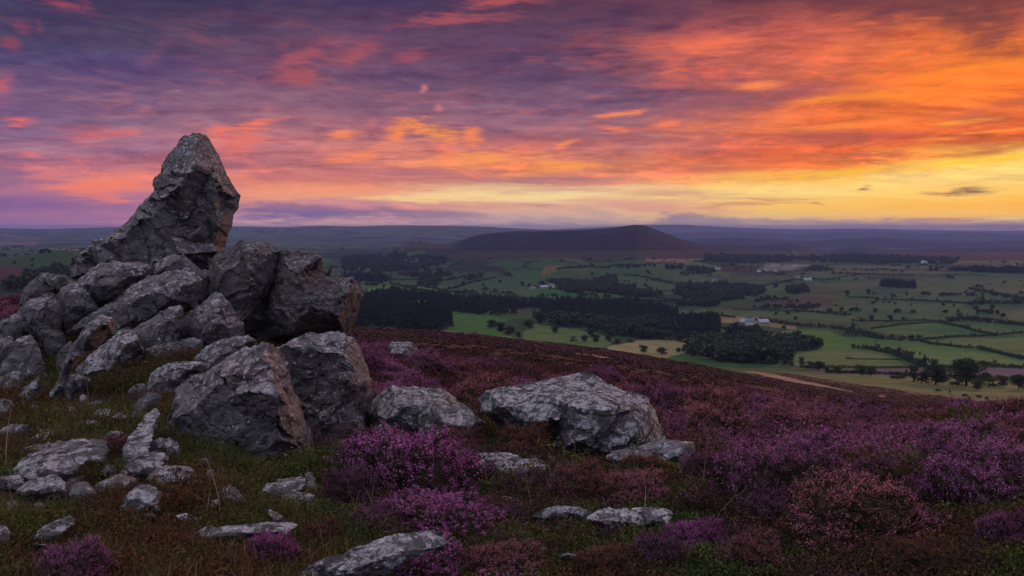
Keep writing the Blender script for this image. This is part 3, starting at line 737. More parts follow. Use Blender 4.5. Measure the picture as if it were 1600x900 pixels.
def poly_area(p):
    return .5 * abs(sum(p[i][0] * p[(i + 1) % len(p)][1] - p[(i + 1) % len(p)][0] * p[i][1] for i in range(len(p))))
def seg_dist(P, poly):
    d = np.full(len(P), 1e9)
    for i in range(len(poly)):
        a = np.array(poly[i], float); b = np.array(poly[(i + 1) % len(poly)], float)
        ab = b - a; L2 = (ab ** 2).sum() + 1e-9
        t = np.clip(((P - a) @ ab) / L2, 0, 1)
        d = np.minimum(d, np.hypot(*(P - a - t[:, None] * ab).T))
    return d
ROCKS = []
GROUPS = {'pile': 'rocks of the tall outcrop', 'slab': 'grey rocks in the grass below the outcrop', 'moor': 'lichened rocks in the heather'}
def rock(outline, label, Y=None, T=None, ridge=(), kind='grey', cat='rock', name='rock', grp=None, base=None, ext=.28, rough=1.0, seed=None, facet=1.0, tilt=(24, -38), facets=None, grow=None, flat=.13):
    if grow is None: grow = 1.15 if (grp == GROUPS['pile'] and Y is not None and Y > 9) else (1.15 if grp == GROUPS['slab'] or (Y is None and grp == GROUPS['moor']) else 1.0)
    _cx = sum(q[0] for q in outline) / len(outline); _cy = sum(q[1] for q in outline) / len(outline)
    outline = [(_cx + (q[0] - _cx) * grow, _cy + (q[1] - _cy) * grow - (2 if grow > 1.1 else 0)) for q in outline]
    seed = len(ROCKS) * 13 + 5 if seed is None else seed
    r_ = random.Random(seed)
    Y_in = Y
    ys_ = [q[1] for q in outline]; xs_ = [q[0] for q in outline]
    x0, x1, y0, y1 = min(xs_), max(xs_), min(ys_), max(ys_)
    cx = sum(xs_) / len(xs_)
    span_px = math.sqrt(poly_area(outline))
    if Y is None:
        by = y1 if base is None else base
        yh = hit(cx, by)[1]
        T = T or max(.06, .42 * span_px / FP * yh)
        Y = yh + .45 * T
    T = T or .42 * span_px / FP * Y
    lie = Y_in is None and grp in (GROUPS['slab'], GROUPS['moor'])
    if lie:                                   # a rock lying in the turf: its outline follows the ground
        rb, rt = y1 - .5, y0
        yb = hit(cx, rb)[1]; yt = hit(cx, rt)[1]
        th = min(.34, .85 * (y1 - y0) / FP * yb + .04)
        T = min(T, .30 * span_px / FP * yb)
        def dep(py):
            v = min(max((rb - py) / max(rb - rt, 1), 0), 1)
            yg = 1 / (1 / yb * (1 - v) + 1 / yt * v)
            return yg - th * (v ** .7) / max(float(gslope(min(py, rb))), .05) + .12 * T
    else:
        def dep(py): return Y
    if ext:
        h = y1 - y0
        add = min(.35 * h + 6, .3 * FP / Y) if ext else 0
        outline = [(x + (x - cx) * .04 * ((y - y0) / h > .72), y + add * max(0, ((y - y0) / h - .62) / .38) ** .8) for x, y in outline]
    # denser outline with slightly broken edges
    pts = []
    step = max(span_px / 11, 1.5)
    for i in range(len(outline)):
        a = outline[i]; b = outline[(i + 1) % len(outline)]
        k = max(1, int(math.dist(a, b) / step))
        for j in range(k):
            q = (a[0] + (b[0] - a[0]) * j / k, a[1] + (b[1] - a[1]) * j / k)
            s_ = 0 if j == 0 else step * .10
            pts.append((q[0] + r_.uniform(-s_, s_), q[1] + r_.uniform(-s_, s_)))
    no = len(pts)
    xs2 = [q[0] for q in pts]; ys2 = [q[1] for q in pts]
    gs = span_px / 5.2
    inn = []
    yy = min(ys2)
    odd = 0
    while yy < max(ys2):
        xx = min(xs2) + odd * gs / 2
        while xx < max(xs2):
            inn.append((xx + r_.uniform(-.32, .32) * gs, yy + r_.uniform(-.32, .32) * gs)); xx += gs
        yy += gs * .87; odd ^= 1
    inn = np.array(inn).reshape(-1, 2)
    rp = np.array([(q[0], q[1]) for q in ridge]).reshape(-1, 2); rv = np.array([q[2] for q in ridge])
    m = inpoly(inn[:, 0], inn[:, 1], pts); inn = inn[m]
    d = seg_dist(inn, pts); inn = inn[d > gs * .32]
    if len(rp): inn = inn[(np.hypot(inn[:, None, 0] - rp[None, :, 0], inn[:, None, 1] - rp[None, :, 1]).min(1) > gs * .6)]
    allp = np.concatenate([inn, rp]) if len(rp) else inn
    d = seg_dist(allp, pts); dm = max(d.max(), 1e-6)
    prof = np.clip(d / (dm * .75), 0, 1) ** .62
    front = -T * prof * np.array([r_.uniform(.62, 1.12) for _ in allp])
    if len(rp):
        op = np.array(pts); ov = np.zeros(no)
        sp_ = np.concatenate([op, rp]); sv = np.concatenate([ov, rv]); sw = np.concatenate([np.full(no, .25), np.full(len(rp), 2.2)])
        D2 = ((inn[:, None] - sp_[None]) ** 2).sum(-1) + gs * gs * .05
        w = sw / D2 ** 1.7
        front[:len(inn)] = (w * sv).sum(1) / w.sum(1) * np.array([r_.uniform(.88, 1.1) for _ in inn])
        front[len(inn):] = rv
    back = T * prof * np.array([r_.uniform(.7, 1.05) for _ in allp]) * .9
    co = [Vector((q[0], q[1])) for q in pts] + [Vector((q[0], q[1])) for q in allp]
    ed = [(i, (i + 1) % no) for i in range(no)]
    vo, eo, fo, ov_, _, _ = delaunay_2d_cdt(co, ed, [], 1, 1e-4)
    V3 = []; bidx = []
    dep_f = []; isb = []
    for k, v in enumerate(vo):
        src = [s for s in ov_[k]]
        if src and min(src) < no: df, db, e_ = 0, 0, True
        elif src: df, db, e_ = front[src[0] - no], back[src[0] - no], False
        else: df, db, e_ = 0, 0, True
        V3.append(at(v.x, v.y, dep(v.y) + df)); dep_f.append(db); isb.append(e_)
    nv = len(V3); mapb = {}
    for k, v in enumerate(vo):
        if isb[k]: mapb[k] = k
        else: mapb[k] = len(V3); V3.append(at(v.x, v.y, dep(v.y) + dep_f[k]))
    faces = []
    for f in fo:
        f = list(f)
        faces.append(f); faces.append([mapb[q] for q in reversed(f)])
    V3 = np.array(V3)
    org = V3.mean(0); org[2] = V3[:, 2].min()
    me = bpy.data.meshes.new('tmp'); me.from_pydata((V3 - org).tolist(), [], faces)
    bm = bmesh.new(); bm.from_mesh(me); bmesh.ops.recalc_face_normals(bm, faces=bm.faces); bm.to_mesh(me); bm.free()
    o = bpy.data.objects.new('tmp', me); COL.objects.link(o)
    vox = max(Y * .0026, span_px / FP * Y / 70)
    md = o.modifiers.new('r', 'REMESH'); md.mode = 'VOXEL'; md.voxel_size = vox
    dg = bpy.context.evaluated_depsgraph_get()
    ev = o.evaluated_get(dg).to_mesh()
    nvt = len(ev.vertices)
    P = np.zeros(nvt * 3); ev.vertices.foreach_get('co', P); P = P.reshape(-1, 3)
    Nn = np.zeros(nvt * 3); ev.vertices.foreach_get('normal', Nn); Nn = Nn.reshape(-1, 3)
    lt = np.zeros(len(ev.polygons), int); ev.polygons.foreach_get('loop_total', lt)
    li = np.zeros(len(ev.loops), int); ev.loops.foreach_get('vertex_index', li)
    quads = li.reshape(-1, 4) if (lt == 4).all() else None
    if quads is None:
        st = np.concatenate([[0], np.cumsum(lt)[:-1]]); q4 = lt == 4
        quads = np.stack([li[st[q4] + k] for k in range(4)], -1)
        t3 = lt == 3
        if t3.any(): quads = np.concatenate([quads, np.stack([li[st[t3]], li[st[t3] + 1], li[st[t3] + 2], li[st[t3] + 2]], -1)])
    o.evaluated_get(dg).to_mesh_clear()
    rt_ = np.arange(nvt)                       # keep only the largest connected piece
    ea = np.concatenate([quads[:, [0, 1]], quads[:, [1, 2]], quads[:, [2, 3]]])
    for _ in range(4000):
        m_ = np.minimum(rt_[ea[:, 0]], rt_[ea[:, 1]]); old = rt_.copy()
        np.minimum.at(rt_, ea[:, 0], m_); np.minimum.at(rt_, ea[:, 1], m_); rt_ = rt_[rt_]
        if (old == rt_).all(): break
    big_ = np.bincount(rt_).argmax(); keep_ = rt_ == big_
    if not keep_.all():
        idx_ = np.cumsum(keep_) - 1; quads = idx_[quads[keep_[quads[:, 0]]]]; P = P[keep_]; Nn = Nn[keep_]; nvt = len(P)
    bpy.data.objects.remove(o); bpy.data.meshes.remove(me)
    size = span_px / FP * Y
    # flat fracture faces meeting at crisp edges
    K = facets or (16 if size < .35 else 26 if size < .9 else 40)
    gq = np.random.default_rng(seed + 500)
    feat = np.concatenate([P / size * np.array([1, .8, 1]), Nn * .42], 1); sd0 = feat[gq.choice(nvt, K, replace=False)]
    for it in range(4):
        lab = np.empty(nvt, int)
        for q0 in range(0, nvt, 20000): lab[q0:q0 + 20000] = ((feat[q0:q0 + 20000, None] - sd0[None]) ** 2).sum(-1).argmin(1)
        cnt = np.maximum(np.bincount(lab, minlength=K), 1)
        sd0 = np.stack([np.bincount(lab, feat[:, k_], K) / cnt for k_ in range(6)], 1)
    pm_ = np.stack([np.bincount(lab, P[:, k_], K) / cnt for k_ in range(3)], 1); nm_ = sd0[:, 3:]; nm_ = nm_ / (np.linalg.norm(nm_, axis=1)[:, None] + 1e-9)
    dd0 = ((pm_[lab] - P) * nm_[lab]).sum(1)
    P = P + nm_[lab] * np.clip(dd0 * .88, -flat * size, flat * size)[:, None]
    # broken blocky facets at three sizes, laid along the rock's own bedding
    ca, sa = math.cos(R(tilt[1])), math.sin(R(tilt[1]))
    Q = P + org
    Qr = np.stack([Q[:, 0] * ca - Q[:, 2] * sa, Q[:, 1], Q[:, 0] * sa + Q[:, 2] * ca], -1)
    warp = np.stack([fbm(Q * 2.2 / size, 2, seed), fbm(Q * 2.2 / size + 9, 2, seed), fbm(Q * 2.2 / size + 31, 2, seed)], -1) * .25
    disp = np.zeros(nvt)
    for sc, amp in ((.36, .030), (.17, .020), (.075, .009)):
        if sc * size < vox * 2.2: continue
        rid_, off_, dd_ = cells(Qr / (size * sc) * np.array([.75, .75, 1.7]) + warp, seed % 50)
        a_ = (rid_[:, 0] - .5) * .55 + ((rid_[:, 1:] - .5) * off_).sum(1) * 1.5 - .35 * np.exp(-dd_ * 14)
        disp += a_ * amp * size * facet
    disp += fbm(Qr * np.array([9, 9, 26]) / max(size, .5), 4, seed + 3) * .009 * size * rough
    disp += fbm(Q * 16, 3, seed + 4) * min(.005, .009 * size) * rough
    P = P + Nn * disp[:, None]
    me = mesh_from(name, P, quads, RM[kind], False)
    o = link(name, me, loc=tuple(org))
    try:
        sh = o.modifiers; me.polygons.foreach_set('use_smooth', np.ones(len(me.polygons), bool))
        me.set_sharp_from_angle(angle=R(32))
    except Exception as e: print('sharp', e)
    tag(o, label, cat, grp)
    ROCKS.append((o, outline))
    return o

# --- the tall outcrop
G_ = GROUPS['pile']
rock([(98,424),(108,411),(130,393),(150,378),(180,357),(200,343),(219,329),(220,318),(230,308),(241,298),(240,283),(244,271),(257,256),(265,238),(272,224),(277,211),(285,206),(297,208),(303,209),(310,205),(321,209),(329,218),(337,234),(346,251),(353,270),(356,284),(364,291),(372,302),(370,316),(365,332),(363,348),(357,368),(352,392),(348,418),(330,445),(250,448),(180,450),(130,446),(112,434)],
     'tall leaning grey pinnacle with a pointed top, highest rock of the outcrop', Y=12.5, T=.85,
     ridge=[(282,291,-.95),(252,311,-.85),(212,340,-.75),(172,369,-.62),(138,395,-.5),(262,270,-.55),(290,240,-.62),(306,225,-.5),(303,262,-.8),
            (318,300,-.42),(325,340,-.36),(332,380,-.36),(240,360,-.5),(230,400,-.6),(280,350,-.62),(285,400,-.7),(310,350,-.62),(318,395,-.55),(190,400,-.42),(150,420,-.4),(345,300,-.5),(342,345,-.55),(340,392,-.5),(335,260,-.42),(365,310,-.12)],
     kind='grey', cat='rock', name='rock_pinnacle', grp=G_, ext=0, facet=.6, tilt=(0, 40), facets=60, grow=1.0, flat=.035)
rock([(430,392),(460,391),(480,391),(498,393),(507,402),(505,415),(508,430),(520,434),(540,434),(558,437),(565,447),(564,470),(555,495),(548,512),(538,528),(520,540),(470,542),(420,540),(400,525),(404,500),(412,470),(424,440)],
     'broad dark square block overhanging on the right shoulder of the outcrop', Y=11.4, T=.8,
     grow=1.0, ridge=[(465,430,-.75),(490,470,-.8),(440,480,-.7),(540,455,-.6),(530,500,-.65),(460,520,-.7),(500,405,-.5)], kind='dark', name='boulder', cat='boulder', grp=G_, ext=0)
rock([(331,400),(345,392),(358,390),(366,378),(377,373),(395,374),(415,379),(433,387),(437,395),(430,420),(424,450),(412,480),(406,510),(400,535),(380,538),(345,525),(320,490),(322,465),(320,440),(327,418)],
     'dark mossy block with a rounded top just right of the pinnacle', Y=11.3, T=.7,
     grow=1.0, ridge=[(385,410,-.7),(395,450,-.72),(350,425,-.72),(350,460,-.65),(380,500,-.6),(412,410,-.35)], kind='dark', name='boulder', cat='boulder', grp=G_, ext=0)
rock([(34,467),(38,456),(52,441),(68,429),(81,435),(92,434),(100,440),(94,455),(80,466),(72,475),(60,478),(44,492),(36,485)],
     'dark jagged rock on the left skyline of the outcrop', Y=11.6, kind='dark', grp=G_, ext=0)
rock([(84,440),(96,432),(106,434),(116,444),(122,455),(110,462),(98,462),(88,455)], 'small dark wedge of rock under the left foot of the pinnacle', Y=11.5, kind='dark', grp=G_, ext=0)
rock([(27,500),(32,486),(45,478),(57,473),(77,464),(90,470),(95,492),(93,512),(89,531),(80,556),(78,580),(66,572),(50,540),(36,520)],
     'upright grey block leaning at the left end of the outcrop', Y=10.6, T=.5, grp=G_, ext=0, ridge=[(60,490,-.5),(75,520,-.5),(48,505,-.3)])
rock([(92,470),(98,456),(113,446),(128,450),(137,460),(147,476),(152,487),(132,500),(122,513),(105,519),(92,510)],
     'squarish grey block standing between the left skyline rock and the long slab', Y=10.7, grp=G_, ext=0)
rock([(104,519),(124,505),(150,487),(172,477),(190,479),(196,495),(175,512),(150,522),(120,524)], 'low grey block wedged under the square block in the outcrop', Y=10.6, grp=G_, ext=0)
rock([(124,452),(128,440),(145,425),(165,416),(195,414),(215,417),(238,421),(236,432),(218,446),(202,457),(187,471),(165,479),(148,478),(136,463)],
     'long rounded grey boulder lying directly below the foot of the pinnacle', Y=11.0, T=.5, grp=G_, ext=0, name='boulder', cat='boulder')
rock([(166,475),(185,459),(200,446),(212,450),(203,470),(190,486),(176,488)], 'small dark stone jammed between two boulders under the pinnacle', Y=10.8, kind='dark', grp=G_, ext=0)
rock([(222,437),(240,422),(255,408),(272,402),(290,405),(303,418),(322,436),(312,450),(296,446),(286,434),(262,436),(240,442)],
     'crooked grey rock in the middle of the outcrop beneath the pinnacle face', Y=11.1, grp=G_, ext=0)
rock([(300,440),(318,425),(334,430),(330,460),(322,485),(306,480),(298,460)], 'dark stone filling the gap below the pinnacle at the mossy block', Y=11.2, kind='dark', grp=G_, ext=0)
rock([(176,508),(180,490),(195,470),(210,452),(230,440),(262,432),(290,430),(302,437),(305,452),(302,475),(298,492),(284,490),(262,492),(240,505),(225,518),(205,522),(185,520)],
     'large smooth grey boulder in the centre of the outcrop', Y=10.3, T=.6, grp=G_, ext=0, name='boulder', cat='boulder', ridge=[(205,470,-.5),(240,455,-.6),(285,445,-.5),(265,470,-.62),(215,500,-.5),(245,490,-.5)])
rock([(211,515),(235,503),(262,485),(280,483),(285,495),(281,512),(273,530),(262,538),(240,542),(230,545),(218,535)],
     'wedge shaped grey rock resting against the large central boulder', Y=9.6, grp=G_, ext=.1)
rock([(119,570),(126,561),(150,547),(172,530),(186,517),(205,513),(216,518),(223,535),(229,547),(216,560),(200,570),(180,577),(150,584),(126,581)],
     'pale tapering rock above the bilberry slope, its thin end to the left', T=.45, kind='pale', grp=G_, ext=.1)
rock([(98,594),(105,586),(118,583),(135,587),(147,596),(141,606),(126,612),(113,621),(103,614)], 'small rounded pale stone at the foot of the long slab', kind='pale', grp=G_)
rock([(60,625),(78,600),(94,575),(108,548),(124,520),(140,500),(156,492),(177,497),(185,511),(172,526),(150,546),(126,562),(117,576),(104,586),(97,600),(88,620),(74,632)],
     'long narrow grey slab sloping down to the left across the outcrop', T=.35, grp=G_, ext=.1, ridge=[(135,525,-.32),(110,560,-.3),(85,600,-.25),(155,510,-.3)])
rock([(288,502),(305,487),(320,475),(338,463),(350,468),(360,485),(368,500),(378,517),(373,532),(345,536),(315,534),(293,518)],
     'triangular grey rock in front of the dark blocks of the outcrop', Y=9.8, T=.45, grp=G_, ext=.1, ridge=[(338,480,-.35),(330,510,-.45),(355,510,-.4)])
rock([(296,562),(320,541),(345,530),(370,525),(390,522),(402,532),(390,546),(360,561),(338,575),(312,580),(297,574)], 'flat topped grey slab leaning behind the big split boulder', Y=8.9, grp=G_, ext=.1, kind='pale')
rock([(224,602),(232,585),(250,572),(270,565),(300,562),(326,566),(330,578),(300,590),(280,602),(262,612),(236,614)], 'low pale slab at the left side of the big split boulder', grp=G_, kind='pale')
rock([(197,612),(205,605),(218,597),(229,600),(227,613),(218,621),(205,619)], 'small pale stone left of the low slab among bilberry', kind='pale', grp=G_)
rock([(201,648),(211,628),(228,613),(246,611),(254,620),(246,636),(230,648),(213,655)], 'leaning grey stone in bilberry beside the big split boulder', grp=G_)
# left end of the outcrop
rock([(-12,566),(-12,536),(10,528),(22,531),(27,547),(16,564)], 'grey stone cut by the left edge, upper one of the heap', Y=9.6, grp=G_, ext=.1)
rock([(13,566),(18,548),(30,535),(42,527),(54,535),(64,558),(74,582),(66,596),(50,592),(35,590),(20,582)], 'blocky grey stone under the upright leaning block at far left', Y=9.4, grp=G_, ext=.1)
rock([(-12,612),(-5,590),(12,582),(31,577),(39,590),(36,608),(20,620),(0,624)], 'flattened grey stone low in the heap at the left edge', grp=G_, ext=.2)
rock([(21,630),(28,612),(45,599),(60,589),(67,600),(61,617),(51,633),(38,638),(25,637)], 'pale angular stone at the lower end of the long slab', grp=G_, kind='pale')
rock([(-12,656),(-10,628),(12,619),(23,630),(21,647),(8,660)], 'grey stone at the left edge above the bilberry patch', grp=G_)
rock([(-14,545),(-12,512),(10,499),(25,505),(30,522),(22,538),(5,548)], 'dark stone at the left edge against the red moor', Y=10.4, kind='dark', grp=G_, ext=.1)
rock([(40,643),(48,633),(58,630),(64,637),(53,645)], 'tiny pale stone just below the heap at left', kind='pale', grp=G_)
for q, lb in (([(88,560),(100,540),(112,538),(118,552),(106,575),(94,580)], 'dark shadowed stone behind the long slab, lower one'),
               ([(70,478),(84,468),(96,478),(94,500),(80,500)], 'dark stone in the gap between the two upright left blocks'),
               ([(180,520),(200,512),(214,514),(206,528),(186,530)], 'small dark stone under the large central boulder, left end'),
               ([(228,548),(250,540),(276,536),(290,545),(280,560),(250,566),(232,562)], 'half buried grey stone below the wedge shaped rock'),
               ([(280,535),(300,530),(318,535),(312,548),(290,552)], 'small grey stone at the foot of the triangular rock'),
               ([(30,545),(44,536),(60,545),(64,566),(48,574),(34,566)], 'dark stone deep in the left heap'),
               ([(-8,585),(4,566),(22,562),(34,572),(26,588),(6,594)], 'grey stone in the left heap just over the flattened one'),
               ([(66,520),(80,512),(98,520),(104,536),(90,548),(72,540)], 'dark stone behind the top of the long slab'),
               ([(2,512),(14,498),(30,492),(38,506),(30,520),(12,524)], 'grey stone at far left touching the upright leaning block')):
    rock(q, lb, Y=10.1 if q[0][1] < 530 else 9.4, kind='dark' if 'dark' in lb else 'grey', grp=G_, ext=.3)
# the big split boulder in front
rock([(410,536),(378,542),(351,557),(329,575),(295,588),(280,599),(268,614),(261,637),(257,660),(268,674),(300,682),(314,703),(332,716),(378,722),(434,720),(484,722),(504,718),(496,701),(487,678),(476,644),(462,614),(454,584),(443,558),(430,541)],
     'massive grey boulder with cracked face, front of the outcrop', Y=6.45, T=.6,
     ridge=[(400,560,-.62),(345,595,-.62),(310,632,-.5),(275,655,-.35),(395,612,-.8),(438,620,-.78),(425,575,-.55),(312,652,-.5),(370,640,-.62),(372,670,-.66),(430,665,-.72),(340,695,-.55),(470,690,-.5),(400,705,-.62)],
     kind='grey', name='boulder', cat='boulder', grp=G_, facet=.9)
rock([(408,535),(453,528),(468,523),(499,519),(529,517),(545,526),(564,542),(573,565),(579,592),(580,608),(568,630),(571,645),(585,668),(568,684),(548,694),(502,694),(485,680),(462,650),(440,610),(420,570)],
     'dark grey boulder split from the massive one and standing at its right', Y=7.4, T=.6,
     ridge=[(455,550,-.4),(470,585,-.22),(500,548,-.55),(540,552,-.55),(492,600,-.3),(548,605,-.6),(520,650,-.42),(560,665,-.4),(530,680,-.45)], kind='grey', name='boulder', cat='boulder', grp=G_)
# --- loose slabs in the grass on the left
G_ = GROUPS['slab']
rock([(24,731),(40,718),(70,703),(100,696),(125,691),(138,699),(138,716),(121,730),(100,740),(72,752),(45,754),(30,744)], 'flat lichen-spotted slab, broadest of those left of the massive boulder', kind='pale', grp=G_, T=.22)
rock([(27,766),(40,757),(62,749),(85,746),(99,755),(99,772),(80,780),(58,774),(35,774)], 'pale slab just below the broadest slab at lower left', kind='pale', grp=G_, T=.15)
rock([(18,710),(40,700),(70,692),(95,690),(117,690),(128,693),(110,700),(80,706),(50,712),(30,715)], 'thin ledge of grey rock above the broadest slab', grp=G_, T=.12, ext=.2)
rock([(42,693),(50,682),(70,672),(85,675),(85,683),(66,690),(49,697)], 'small sloping pale stone up the slope from the thin ledge', kind='pale', grp=G_)
rock([(119,666),(128,657),(146,657),(158,664),(150,672),(126,673)], 'small flat stone in red-brown bilberry below the pale tapering rock', kind='pale', grp=G_)
rock([(137,656),(150,642),(165,636),(173,640),(169,651),(154,657)], 'small grey stone leaning uphill in the bilberry', grp=G_)
rock([(173,654),(180,646),(195,647),(202,654),(190,660),(177,659)], 'little white stone between two slabs in the bilberry', kind='pale', grp=G_)
rock([(189,724),(191,705),(202,685),(217,665),(231,648),(246,637),(251,643),(246,660),(241,676),(237,692),(229,707),(216,717),(201,727)], 'tall pale slab leaning against the left side of the massive boulder', kind='pale', grp=G_, T=.28)
rock([(190,737),(200,722),(222,712),(240,706),(257,711),(263,721),(250,732),(230,742),(214,750),(200,748)], 'lichened rock at the foot of the tall leaning slab', kind='pale', grp=G_)
rock([(227,750),(240,738),(255,730),(280,729),(298,735),(305,743),(296,754),(265,762),(240,760)], 'broad grey stone sunk in green bilberry below the massive boulder', grp=G_)
rock([(131,703),(138,688),(152,685),(169,690),(169,706),(156,722),(139,724)], 'dark stone touching the right side of the broadest slab', grp=G_, kind='dark')
rock([(156,740),(165,730),(175,726),(180,735),(171,746),(160,748)], 'little dark stone between bilberry clumps at lower left', grp=G_, kind='dark')
rock([(185,799),(192,785),(200,775),(210,764),(225,760),(240,763),(249,772),(246,786),(244,799),(225,803),(200,803)], 'squat pale stone standing alone in the rusty grass', kind='blue', grp=G_)
rock([(43,850),(52,835),(68,825),(90,815),(103,807),(115,811),(113,822),(101,832),(80,842),(60,849)], 'pointed pale rock in the lower left corner grass', kind='blue', grp=G_)
rock([(46,857),(56,849),(73,851),(73,862),(52,865)], 'small chip of rock lying under the pointed pale rock', kind='blue', grp=G_)
rock([(-8,858),(-6,826),(8,824),(16,834),(14,852),(4,860)], 'pale stone half out of the frame at the lower left edge', kind='pale', grp=G_)
rock([(296,844),(305,834),(330,827),(370,823),(410,821),(450,819),(463,824),(461,833),(430,838),(380,841),(330,845),(305,848)], 'long low slab behind the small vivid heather clump', kind='pale', grp=G_, T=.12)
rock([(404,772),(415,760),(435,752),(460,746),(473,744),(477,756),(466,767),(440,775),(420,779)], 'wedge of pale rock left of the largest heather bush', kind='pale', grp=G_)
rock([(472,748),(479,740),(488,741),(498,760),(491,772),(477,767)], 'narrow tan stone at the edge of the largest heather bush', kind='warm', grp=G_)
rock([(339,778),(348,765),(360,761),(370,765),(379,775),(386,786),(370,791),(350,788)], 'arched brown-grey stone in the dry grass', kind='warm', grp=G_)
rock([(307,800),(320,788),(340,781),(346,788),(325,800)], 'flat dark stone left of the arched stone', grp=G_)
rock([(465,783),(470,772),(485,770),(494,777),(491,791),(475,796)], 'small knobbly white stone under the narrow tan stone', kind='pale', grp=G_)
rock([(414,800),(425,798),(440,806),(452,815),(440,820),(425,812)], 'thin sliver of pale stone in the dry grass', kind='pale', grp=G_)
# --- rocks in the heather
G_ = GROUPS['moor']
rock([(750,628),(751,615),(760,611),(785,605),(815,601),(838,594),(860,590),(890,592),(915,588),(935,587),(945,592),(955,607),(968,612),(990,609),(1005,616),(1018,630),(1028,650),(1038,672),(1046,697),(1042,712),(1020,720),(1000,726),(960,728),(925,726),(890,715),(850,695),(810,678),(775,664),(755,648)],
     'large humped boulder crusted with white lichen, right of centre', Y=7.05, T=.7,
     ridge=[(790,635,-.45),(850,625,-.5),(900,640,-.7),(950,640,-.7),(1000,655,-.6),(925,608,-.28),(980,695,-.72),(1020,692,-.45),(900,685,-.72),(840,660,-.6),(860,602,-.2),(985,622,-.3)], kind='blue', name='boulder', cat='boulder', grp=G_, facet=.45)
rock([(953,718),(975,708),(1000,702),(1030,695),(1055,692),(1073,697),(1075,712),(1073,737),(1060,744),(1040,740),(1015,735),(985,730)], 'grey block at the right foot of the large humped boulder', Y=6.2, grow=1.25, T=.34, kind='grey', grp=G_)
rock([(572,645),(585,620),(600,608),(620,605),(650,607),(680,605),(688,600),(693,608),(702,620),(714,630),(735,635),(752,645),(762,656),(745,666),(720,668),(700,676),(660,682),(620,684),(595,688),(580,674)],
     'low ridged grey rock between the split boulder and the humped boulder', Y=7.5, T=.5, kind='pale', grp=G_)
rock([(650,670),(655,650),(665,632),(682,629),(702,636),(722,640),(742,650),(756,662),(735,674),(700,680)], 'pale flat faced rock in front of the low ridged rock', Y=6.95, T=.3, kind='pale', grp=G_)
rock([(566,648),(570,635),(580,628),(592,631),(601,642),(597,658),(578,660)], 'small pale rock at the right foot of the split boulder', Y=7.6, kind='pale', grp=G_)
rock([(567,634),(569,615),(580,604),(589,612),(593,628),(580,640)], 'small dark rock behind the split boulder', Y=8.7, kind='dark', grp=G_)
rock([(582,680),(589,664),(605,658),(614,668),(607,684),(590,688)], 'small pale stone just above the largest heather bush', Y=7.1, kind='pale', grp=G_)
rock([(745,724),(752,713),(775,709),(800,713),(830,717),(850,722),(849,732),(830,744),(800,741),(775,737),(755,736)], 'flat pale slab right of the largest heather bush', kind='blue', grp=G_, T=.2)
rock([(833,808),(850,797),(875,792),(900,794),(925,802),(915,812),(880,814),(850,814)], 'sunken slab at bottom centre, left one of the pair', kind='blue', grp=G_, T=.14)
rock([(922,806),(945,799),(975,797),(1000,796),(1030,797),(1050,804),(1042,816),(1015,822),(985,826),(945,820)], 'sunken slab at bottom centre, right one of the pair', kind='blue', grp=G_, T=.16)
rock([(465,902),(490,885),(530,869),(570,857),(600,845),(640,839),(670,834),(690,839),(694,851),(676,864),(640,875),(600,890),(575,910),(520,918),(470,914)], 'long pale slab running off the bottom of the picture', kind='blue', grp=G_, T=.22)
rock([(596,556),(601,543),(616,539),(636,538),(646,543),(648,560),(642,569),(625,569),(608,563)], 'lone boulder standing far out on the moor', Y=hit(620, 570, 20, 90)[1] - 1.6, T=.5, grow=1.25, ext=.3, kind='pale', name='boulder', cat='boulder', grp=G_)
rock([(1015,754),(1022,746),(1032,749),(1036,756),(1026,761)], 'tiny pale stone in the rust coloured heather', kind='pale', grp=G_)
rock([(871,869),(880,865),(900,866),(906,872),(890,878),(875,876)], 'little flat pale stone near the bottom centre', kind='pale', grp=G_)
rock([(837,864),(845,855),(856,858),(851,868)], 'tiny dark pebble in heather near the bottom centre', grp=G_)
rock([(779,782),(788,775),(801,778),(801,786),(785,788)], 'small sunken stone right of the bright front heather', kind='pale', grp=G_)


# rubble between the slabs: four shapes, repeated
src_ = [rock([(x + q[0], y + q[1]) for q in sh], 'small angular grey stone in the turf below the outcrop', kind=k_, grp='small stones among the slabs below the outcrop', Y=hit(x, y + 10, 3, 12)[1], T=.07, grow=1.0, ext=.1, name='stone', cat='stone')
        for x, y, k_, sh in ((262, 690, 'pale', [(-9, 4), (-6, -5), (4, -7), (11, -1), (9, 6), (-2, 8)]), (110, 640, 'grey', [(-12, 5), (-8, -3), (2, -6), (10, -4), (13, 3), (3, 8)]),
                             (330, 740, 'pale', [(-8, 6), (-9, -2), (-1, -8), (7, -5), (10, 4), (1, 8)]), (60, 790, 'grey', [(-13, 3), (-5, -5), (6, -4), (12, 2), (4, 7)]))]
stone_at = [(150,640),(118,648),(84,654),(98,662),(180,668),(160,676),(66,664),(40,668),(20,690),(8,702),(176,690),(182,706),(150,728),(120,742),(112,756),(8,744),(14,764),(170,758),(185,770),(150,775),(268,765),(286,752),(318,728),(300,700),(262,716),(240,700),(130,790),(90,795),(20,800),(140,812),(230,812),(270,806),(290,818),(390,796),(456,790),(500,800),(240,655),(250,672),(222,640),(384,812),(130,628),(190,634)]
for i_, (px_, py_) in enumerate(stone_at[::2]):
    p_ = hit(px_, py_, 3, 12); s_ = src_[i_ % 4]; c_ = s_.copy(); COL.objects.link(c_)
    k_ = random.uniform(.8, 2.0); c_.location = (p_[0], p_[1], p_[2] - .02); c_.rotation_euler = (random.uniform(-.3, .3), random.uniform(-.3, .3), random.uniform(0, 6.28)); c_.scale = (k_, k_ * .9, k_ * random.uniform(.5, .9))
    ROCKS.append((c_, None))

